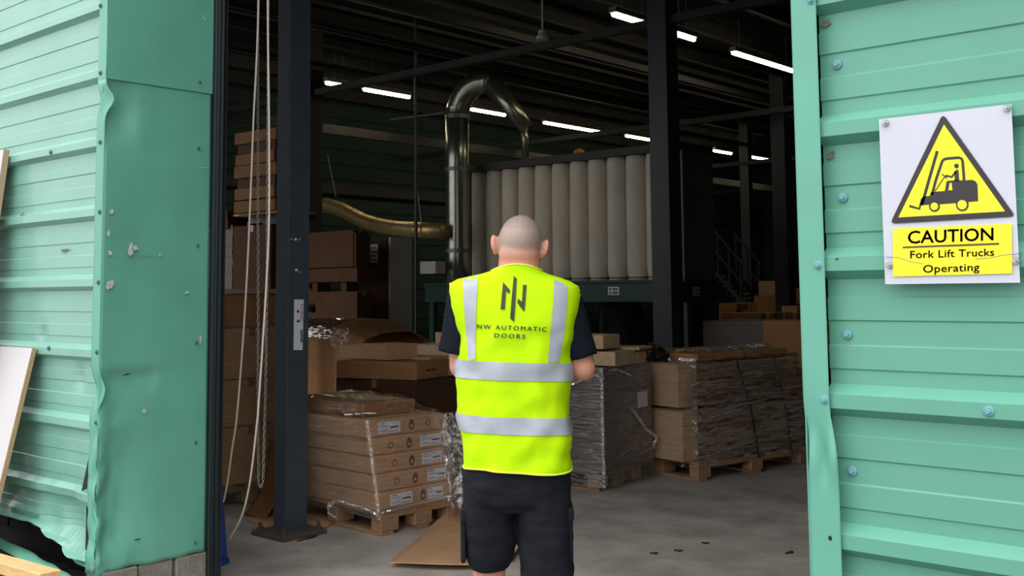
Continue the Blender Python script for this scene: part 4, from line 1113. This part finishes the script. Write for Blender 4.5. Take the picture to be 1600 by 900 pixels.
# ================================================================= THE MAN
mat('vest_yellow', (.56, .90, .0), 0.75, var=0.04, scale=9, bump=0.5, bscale=9, stretch=(1, 1, .7), spec=0.2)
mat('vest_binding', (.85, 1.0, .10), 0.7)
mat('reflective_tape', srgb(176, 180, 190), 0.45, var=0.06, scale=14, bump=0.12, bscale=40)
mat('logo_print', srgb(62, 64, 40), 0.7)
mat('tee_navy', srgb(24, 27, 36), 0.9, spec=0.12, var=0.1, scale=20, bump=0.1, bscale=60)
mat('shorts_black', srgb(30, 32, 38), 0.85, spec=0.18, var=0.12, scale=12, bump=0.7, bscale=9, stretch=(1, 1, 2))
mat('boot', srgb(48, 42, 36), 0.7)
mat('sock', srgb(60, 60, 64), 0.9)
mat('eye_white', srgb(230, 228, 222), 0.3)
# skin: pink on neck and limbs, paler stubbled scalp
sk = bpy.data.materials.new('skin'); sk.use_nodes = True; MATS['skin'] = sk
N = sk.node_tree.nodes; L = sk.node_tree.links; P_ = N['Principled BSDF']; P_.inputs['Roughness'].default_value = .5; P_.inputs['Specular IOR Level'].default_value = .35
tc = N.new('ShaderNodeTexCoord'); sx = N.new('ShaderNodeSeparateXYZ'); L.new(tc.outputs['Object'], sx.inputs[0])
nn = N.new('ShaderNodeTexNoise'); nn.inputs['Scale'].default_value = 22; L.new(tc.outputs['Object'], nn.inputs['Vector'])
ma = N.new('ShaderNodeMath'); ma.operation = 'MULTIPLY_ADD'; ma.inputs[1].default_value = .05; L.new(nn.outputs['Fac'], ma.inputs[0]); L.new(sx.outputs['Z'], ma.inputs[2])
mr = N.new('ShaderNodeMapRange'); mr.inputs['From Min'].default_value = 1.62; mr.inputs['From Max'].default_value = 1.655; L.new(ma.outputs[0], mr.inputs['Value'])
mx = N.new('ShaderNodeMix'); mx.data_type = 'RGBA'; 
s1 = N.new('ShaderNodeMath'); s1.operation = 'SUBTRACT'; s1.inputs[1].default_value = .018; L.new(sx.outputs['X'], s1.inputs[0])
s2 = N.new('ShaderNodeMath'); s2.operation = 'ABSOLUTE'; L.new(s1.outputs[0], s2.inputs[0])
s3 = N.new('ShaderNodeMath'); s3.operation = 'LESS_THAN'; s3.inputs[1].default_value = .080; L.new(s2.outputs[0], s3.inputs[0])
s4 = N.new('ShaderNodeMath'); s4.operation = 'MULTIPLY'; L.new(s3.outputs[0], s4.inputs[0]); L.new(mr.outputs[0], s4.inputs[1]); L.new(s4.outputs[0], mx.inputs['Factor'])
mx.inputs['A'].default_value = (*srgb(216, 150, 128), 1); mx.inputs['B'].default_value = (*srgb(172, 148, 138), 1); L.new(mx.outputs['Result'], P_.inputs['Base Color'])
hm = mat('stubble', srgb(158, 138, 129), 0.8, col2=srgb(112, 103, 99), scale=30, thr=(.42, .62), bump=.5, bscale=260)
_N, _L = hm.node_tree.nodes, hm.node_tree.links
_a = _N.new('ShaderNodeTexNoise'); _a.inputs['Scale'].default_value = 420; _a.inputs['Detail'].default_value = 2
_t = _N.new('ShaderNodeTexCoord'); _L.new(_t.outputs['Object'], _a.inputs['Vector'])
_b = _N.new('ShaderNodeMapRange'); _b.inputs['From Min'].default_value = .36; _b.inputs['From Max'].default_value = .70; _b.inputs['To Max'].default_value = .6; _L.new(_a.outputs['Fac'], _b.inputs['Value']); 
_z = _N.new('ShaderNodeSeparateXYZ'); _L.new(_t.outputs['Object'], _z.inputs[0])
_f = _N.new('ShaderNodeMapRange'); _f.inputs['From Min'].default_value = 1.672; _f.inputs['From Max'].default_value = 1.725; _L.new(_z.outputs['Z'], _f.inputs['Value'])
_g = _N.new('ShaderNodeMath'); _g.operation = 'MULTIPLY'; _L.new(_b.outputs[0], _g.inputs[0]); _L.new(_f.outputs[0], _g.inputs[1]); _L.new(_g.outputs[0], _N['Principled BSDF'].inputs['Alpha'])

mp_ = oY(805, 456, 2.818); MROOT = Vector((mp_.x, mp_.y, 0))
fv = Vector((mp_.x, mp_.y, 0)).normalized(); MRZ = math.atan2(fv.y, fv.x) - PI / 2
man = thing('person', 'man seen from behind in a fluorescent yellow safety vest and black shorts', 'person', MROOT, MRZ)
MI = (Matrix.Translation(MROOT) @ Matrix.Rotation(MRZ, 4, 'Z')).inverted()
def pl(px, py, ly=0.0):
    """pixel -> man's frame on the plane local y = ly"""
    a = MI @ CAM; b = MI @ (CAM + ray(px, py)); t = (ly - a.y) / (b.y - a.y); return a + (b - a) * t
def blob(name, mb, m, parent, voxel=.008, smooth=5, disp=None):
    me = mb.mesh(name); o = bpy.data.objects.new('tmp', me); COL.objects.link(o)
    r = o.modifiers.new('r', 'REMESH'); r.mode = 'VOXEL'; r.voxel_size = voxel
    s_ = o.modifiers.new('s', 'SMOOTH'); s_.iterations = smooth; s_.factor = .5
    me2 = bpy.data.meshes.new_from_object(o.evaluated_get(bpy.context.evaluated_depsgraph_get())); bpy.data.objects.remove(o)
    me2.name = name
    if disp:
        nrm = [v.normal.copy() for v in me2.vertices]
        for v, nr in zip(me2.vertices, nrm): v.co += nr * disp(v.co)
    me2.materials.clear(); me2.materials.append(MATS[m]); me2.shade_smooth()
    o = bpy.data.objects.new(name, me2); COL.objects.link(o); o.parent = parent; return o
def limb(m, pts, rs, n=16):
    P = [Vector(p) for p in pts]
    Q, R_ = [], []
    for i in range(len(P) - 1):
        for k in range(4): Q.append(P[i].lerp(P[i + 1], k / 4)); R_.append(rs[i] + (rs[i + 1] - rs[i]) * k / 4)
    Q.append(P[-1]); R_.append(rs[-1]); m.tube(Q, R_, n)
    for p, r in ((P[0], rs[0]), (P[-1], rs[-1])): m.ell(p, (r, r, r), 12, 8)
    for p, r in zip(P[1:-1], rs[1:-1]): m.ell(p, (r, r, r), 12, 8)
def oval(cx, cy, z, a, b, n=28, e=2.3):
    out = []
    for k in range(n):
        t = 2 * PI * k / n; c, s_ = math.cos(t), math.sin(t)
        out.append((cx + a * math.copysign(abs(c) ** (2 / e), c), cy + b * math.copysign(abs(s_) ** (2 / e), s_), z))
    return out

body = MB()
HC = Vector((.018, .03, 1.640)); HR = Matrix.Rotation(math.radians(6), 3, 'Y') @ Matrix.Rotation(math.radians(-10), 3, 'X')
def hp_(x, y, z): return HC + HR @ Vector((x, y, z))
body.ell(hp_(0, -.008, .004), (.0765, .098, .092), 24, 16, HR)             # cranium
body.ell(hp_(0, .035, -.062), (.060, .068, .062), 18, 12, HR)              # jaw
body.ell(hp_(0, -.03, -.050), (.071, .064, .056), 18, 12, HR)                # nape
body.ell(hp_(0, .092, -.108), (.028, .02, .02), 12, 8, HR)                 # chin
body.ell(hp_(0, .108, -.035), (.012, .020, .030), 12, 8, HR)               # nose
body.ell(hp_(0, .118, -.050), (.017, .012, .010), 12, 8, HR)
body.ell(hp_(0, .086, .004), (.052, .014, .012), 12, 8, HR)                # brow
body.ell(hp_(0, .100, -.078), (.024, .010, .009), 12, 8, HR)               # lips
for s_ in (-1, 1):
    ME = HR @ Matrix.Rotation(math.radians(24 * s_), 3, 'Z') @ Matrix.Rotation(math.radians(8 * s_), 3, 'Y')
    body.ell(hp_(.089 * s_, -.012, -.012), (.011, .022, .034), 14, 10, ME)
    body.ell(hp_(.083 * s_, -.002, -.040), (.009, .011, .013), 12, 8, ME)
    body.ell(hp_(.078 * s_, .004, -.015), (.016, .016, .022), 12, 8, ME)
limb(body, [(.006, -.012, 1.44), (.012, .0, 1.52), (.018, .012, 1.61)], [.086, .075, .071])
rings = [oval(0, 0, z, a, b) for z, a, b in ((.86, .16, .115), (.95, .165, .12), (1.08, .16, .12), (1.22, .165, .118), (1.36, .178, .112), (1.44, .165, .09), (1.49, .10, .07))]
body.loft(rings)
LA = [(-.172, 0, 1.435), (-.187, .02, 1.215), (-.150, .24, 1.185)]
RA = [(.172, 0, 1.425), (.232, -.005, 1.205), (.165, .235, 1.19)]
for A_ in (LA, RA): limb(body, A_, [.058, .044, .029])
# hands, loosely curled in front of the belly
def hand(wr, d, side, pu):
    d = Vector(d).normalized(); pu = Vector(pu); pu = (pu - d * pu.dot(d)).normalized(); s_ = d.cross(pu) * side
    wr = Vector(wr); M = Matrix((s_, d, pu)).transposed()
    body.ell(wr + d * .055, (.040, .055, .017), 14, 10, M)
    for k, ln in enumerate((.070, .078, .072, .056)):
        b0 = wr + d * .092 + s_ * (-.030 + .0195 * k)
        a = b0 + d * ln * .45 - pu * .006; b = a + d * ln * .28 - pu * ln * .25; c = b + d * ln * .05 - pu * ln * .28
        limb(body, [b0, a, b, c], [.0098, .0092, .0086, .0078], 10)
    t0 = wr + d * .035 - s_ * .036; t1 = t0 + d * .03 - s_ * .022 - pu * .01; t2 = t1 + d * .032 - pu * .012 + s_ * .004
    limb(body, [t0, t1, t2], [.0125, .011, .009], 10)
hand(LA[2], (.42, .90, .05), 1, (0, .0, 1)); hand(RA[2], (-.42, .90, .05), -1, (0, 0, 1))
LL = [(-.095, 0, .90), (-.098, .055, .50), (-.098, .012, .28), (-.10, -.02, .09)]
RL = [(.095, 0, .90), (.098, -.03, .49), (.100, -.085, .28), (.102, -.12, .09)]
limb(body, LL, [.088, .056, .056, .036]); limb(body, RL, [.088, .056, .056, .036])
for A_ in (LL, RL):
    x, y, z = A_[3]; limb(body, [(x, y - .02, .05), (x, y + .08, .045), (x * 1.08, y + .15, .035)], [.038, .036, .028])
bd = blob('body', body, 'skin', man, .0055, 5)
for s_ in (-1, 1):
    m = MB(); m.ell(hp_(.031 * s_, .078, -.018), (.0125, .0125, .0125), 12, 8); e_ = m.build('eye', 'eye_white', man, smooth=True)
    m = MB(); m.ell(hp_(.031 * s_, .0885, -.018), (.006, .0035, .006), 10, 6); m.build('iris', 'ink_brown', e_, smooth=True)
# cropped hair: thin cap hugging the crown
def cap(u, v):
    a = 2 * PI * u; th = v * math.radians(60 + 8 * nz(math.cos(a) * .8, math.sin(a) * .8, 4))
    d = Vector((math.sin(th) * math.cos(a), math.sin(th) * math.sin(a), math.cos(th)))
    q = Matrix.Rotation(math.radians(15), 3, 'X') @ d
    r = 1.012 + .006 * nz(d.x * 9, d.y * 9, d.z * 9)
    return hp_(q.x * .0765 * r, -.008 + q.y * .098 * r, .004 + q.z * .092 * r)
m = MB(); m.grid(cap, 40, 14); m.build('hair', 'stubble', man, smooth=True)
# black T-shirt
tee = MB()
tee.loft([oval(0, 0, z, a, b) for z, a, b in ((.84, .168, .122), (1.0, .170, .126), (1.2, .172, .124), (1.38, .188, .116), (1.45, .17, .095), (1.50, .10, .078))])
def sleeve(sh, el, f, r0, r1):
    sh, el = Vector(sh), Vector(el); e = sh.lerp(el, f); tee.ell(sh, (r0 * 1.05,) * 3, 16, 10)
    tee.tube([sh + (sh - el) * .05, sh.lerp(el, f * .5), e], [r0, (r0 + r1) / 2, r1], 18)
sleeve(LA[0], (-.212, .01, 1.215), .80, .066, .066); sleeve(RA[0], RA[1], .84, .064, .062)
blob('t_shirt', tee, 'tee_navy', man, .008, 3, lambda c: .004 * nz(c.x * 16, c.y * 16, c.z * 11))
# shorts
sh_ = MB()
sh_.loft([oval(0, 0, z, a, b) for z, a, b in ((.98, .175, .13), (.90, .183, .138), (.82, .187, .138), (.77, .182, .128), (.74, .165, .10))])
for s_ in (-1, 1): sh_.ell((.088 * s_, -.035, .835), (.096, .098, .11), 18, 12)
sh_.loft([oval(cx, cy, z, a, b, e=2.4) for z, cx, cy, a, b in ((.86, -.092, 0, .094, .128), (.76, -.095, .012, .090, .110), (.66, -.096, .03, .089, .104), (.60, -.097, .042, .088, .10), (.565, -.098, .047, .082, .094), (.545, -.100, .048, .072, .084), (.527, -.100, .049, .063, .075))])
sh_.loft([oval(cx, cy, z, a, b, e=2.4) for z, cx, cy, a, b in ((.86, .092, 0, .094, .128), (.76, .093, -.006, .092, .112), (.66, .093, -.015, .091, .106), (.58, .094, -.022, .089, .10), (.50, .096, -.028, .084, .095), (.455, .098, -.030, .074, .084))])
def fold(c): return .009 * nz(c.x * 9, c.y * 9, c.z * 7) + .004 * nz(c.x * 22, c.y * 22, c.z * 16) + .007 * abs(nz(c.x * 7 + c.z * 13, c.y * 9, c.z * 20))
so_ = blob('shorts', sh_, 'shorts_black', man, .007, 9, fold)
for s_, z0 in ((-1, .62), (1, .63)):
    xo = s_ * .180
    m = MB(); m.box(xo - .012, xo + .006, -.055 + (.02 if s_ < 0 else -.02), .085 + (.02 if s_ < 0 else -.02), z0 - .06, z0 + .10); m.build('cargo_pocket', 'shorts_black', so_, bevel=.008, seg=2)
    m = MB(); m.box(xo - .012, xo + .009, -.06 + (.02 if s_ < 0 else -.02), .09 + (.02 if s_ < 0 else -.02), z0 + .075, z0 + .12); m.build('pocket_flap', 'shorts_black', so_, bevel=.006, seg=2)
# socks and boots
for A_ in (LL, RL):
    x, y, z = A_[3]
    m = MB(); m.tube([(x, y + .002, .20), (x, y, .09)], [.050, .046], 16); m.build('sock', 'sock', man, smooth=True)
    b = MB(); limb(b, [(x, y, .13), (x, y - .005, .06)], [.058, .055]); limb(b, [(x, y - .035, .045), (x, y + .09, .045), (x * 1.08, y + .17, .040)], [.045, .050, .042])
    ob = blob('boot', b, 'boot', man, .008, 4)
    for v in ob.data.vertices:
        if v.co.z < .004: v.co.z = .004
    m = MB(); m.prism([Vector((x + .052 * math.cos(t * PI / 10) * 1.0, y + .07 + .145 * math.sin(t * PI / 10), .0)) for t in range(20)], (0, 0, .022)); m.build('sole', 'black_rubber', ob)

# safety vest
VZ = [  # z, left x, right x, back y, front y
    (.880, -.184, .178, -.160, .160), (.90, -.190, .183, -.160, .162), (1.04, -.196, .189, -.146, .165), (1.17, -.200, .194, -.142, .165), (1.27, -.205, .199, -.142, .160), (1.35, -.212, .208, -.142, .150),
    (1.42, -.222, .222, -.132, .138), (1.470, -.228, .226, -.116, .12), (1.498, -.226, .220, -.104, .105), (1.515, -.200, .188, -.096, .098), (1.5265, -.155, .150, -.092, .092), (1.535, -.118, .118, -.089, .088), (1.543, -.092, .100, -.088, .085), (1.549, -.078, .092, -.086, .08)]
def vrow(z):
    if z <= VZ[0][0]: return VZ[0][1:]
    for a, b in zip(VZ, VZ[1:]):
        if a[0] <= z <= b[0]:
            t = (z - a[0]) / (b[0] - a[0]); return tuple(a[i] + (b[i] - a[i]) * t for i in range(1, 5))
    return VZ[-1][1:]
def vring(z, off=0.0, n=88):
    xl, xr, yb_, yf = vrow(z); cx = (xl + xr) / 2; a = (xr - xl) / 2 + off; out = []
    e = 2.7 if z < 1.5 else 2.2
    for k in range(n):
        t = 2 * PI * k / n; c, s_ = math.cos(t), math.sin(t)
        x = cx + a * math.copysign(abs(c) ** (2 / e), c); y = (yf + off if s_ > 0 else -yb_ + off) * math.copysign(abs(s_) ** (2 / e), s_)
        am = smoothstep(1.5, 1.3, z)
        f = .012 * nz(x * 6, y * 5, z * 5) * am + .013 * nz(x * 9 + z * 8, 3, z * 12 - x * 9) * am + .007 * nz(x * 22 - z * 10, y * 9, z * 18 + x * 9) * am
        nx_, ny_ = (x - cx) / max(a, .01), y / .15
        zo = -.008 * (x / .2) * smoothstep(1.6, 1.45, z) - .004 + .004 * math.cos(t * 3) * (z < .9) + (.019 * smoothstep(1.515, 1.549, z) * max(0, 1 - ((x - .007) / .085) ** 2) if s_ < 0 else 0)
        out.append(Vector((x + nx_ * f, y + ny_ * f, z + zo)))
    return out
zs = [.880, .888] + [.90 + k * .02 for k in range(29)] + [1.47, 1.484, 1.498, 1.507, 1.515, 1.522, 1.5265, 1.531, 1.535, 1.539, 1.543, 1.546, 1.549]
vm = MB(); vm.loft([vring(z) for z in zs], caps=False)
vest = vm.build('safety_vest', 'vest_yellow', man, smooth=True)
vest['label'] = 'fluorescent yellow safety vest with grey reflective bands'
for z0, z1 in ((1.180, 1.240), (1.004, 1.060)):
    m = MB(); m.loft([vring(z0 + (z1 - z0) * k / 4, .0035) for k in range(5)], caps=False); m.build('reflective_band', 'reflective_tape', vest, smooth=True)
bvh = BVHTree.FromPolygons([Vector(v) for v in vm.v], vm.f)
def cast(px, py, d=.003):
    """pixel -> point on the vest's back, lifted by d"""
    a = MI @ CAM; b = (MI @ (CAM + ray(px, py)) - a).normalized()
    h = bvh.ray_cast(a, b)
    if h[0] is None: return pl(px, py, -.1)
    return h[0] - b * d
def on_vest(name, mt, left, right_, n=24, w=5, d=.004):
    def at_(tab, v):
        f = v * (len(tab) - 1); i = min(int(f), len(tab) - 2); q = f - i
        return tab[i][0] * (1 - q) + tab[i + 1][0] * q, tab[i][1] * (1 - q) + tab[i + 1][1] * q
    def fn(u, v):
        l, r = at_(left, v), at_(right_, v); return cast(l[0] + (r[0] - l[0]) * u, l[1] + (r[1] - l[1]) * u, d)
    m = MB(); m.grid(fn, w, n); return m.build(name, mt, vest, smooth=True)
on_vest('shoulder_band', 'reflective_tape', [(723, 436), (725, 480), (728, 520), (732, 562)], [(747, 431), (744, 480), (743, 520), (743, 562)])
on_vest('shoulder_band', 'reflective_tape', [(866, 436), (864, 480), (860, 520), (856, 566)], [(887, 446), (886, 480), (882, 520), (874, 566)])
def decal(pts):
    P = [Vector((680 + x / 3, 320 + y / 3, 0)) for x, y in pts]; m = MB()
    def fn(u, v):
        q = P[0].lerp(P[1], u).lerp(P[3].lerp(P[2], u), v); return cast(q.x, q.y, .0035)
    m.grid(fn, 4, 8); return m
def logo(*polys):
    m = MB()
    for q in polys:
        d_ = decal(q); m.add(d_.v, d_.f)
    return m.build('logo_mark', 'logo_print', vest)
logo([(368, 333), (383, 347), (378, 440), (358, 440)], [(358, 440), (378, 440), (370, 549), (351, 532)],
     [(318, 362), (334, 380), (327, 490), (306, 490)], [(334, 380), (351, 400), (348, 419), (332, 402)],
     [(411, 375), (429, 375), (424, 440), (407, 455)], [(407, 455), (424, 440), (418, 502), (402, 482)], [(385, 458), (388, 440), (407, 455), (402, 482)])
def vest_text(txt, xl, xr, ybl, ybr, cap_, spacing):
    vs, fs, x0, x1 = font_mesh(txt, spacing); out = []
    for v in vs:
        u = (v.x - x0) / (x1 - x0); X_ = xl + (xr - xl) * u; Y_ = ybl + (ybr - ybl) * u - v.y / .73 * cap_
        out.append(cast(680 + X_ / 3, 320 + Y_ / 3, .007))
    m = MB(); m.add(out, fs)
    for k in (-1, 1): m.add([p + Vector((.0006 * k, -.0002, .0003 * k)) for p in out], fs)
    return m.build('lettering', 'logo_print', vest)
vest_text('NW AUTOMATIC', 197, 522, 580, 594, 21, 1.35)
vest_text('DOORS', 278, 422, 621, 628, 21, 1.35)
for z, r in ((.882, .0035), (1.548, .003)):
    P = vring(z, .001); m = MB(); m.tube(P + [P[0]], r, 6, caps=False); m.build('binding', 'vest_binding', vest, smooth=True)
for s_ in (0, 1):
    tab = [(702, 442), (703, 470), (708, 512), (713, 556)] if s_ == 0 else [(906, 452), (906, 475), (899, 515), (893, 562)]
    P = [pl(x + (1.5 if s_ == 0 else -1.5), y, -.03) for x, y in tab]
    m = MB(); m.tube(P, .003, 6); m.build('binding', 'vest_binding', vest, smooth=True)
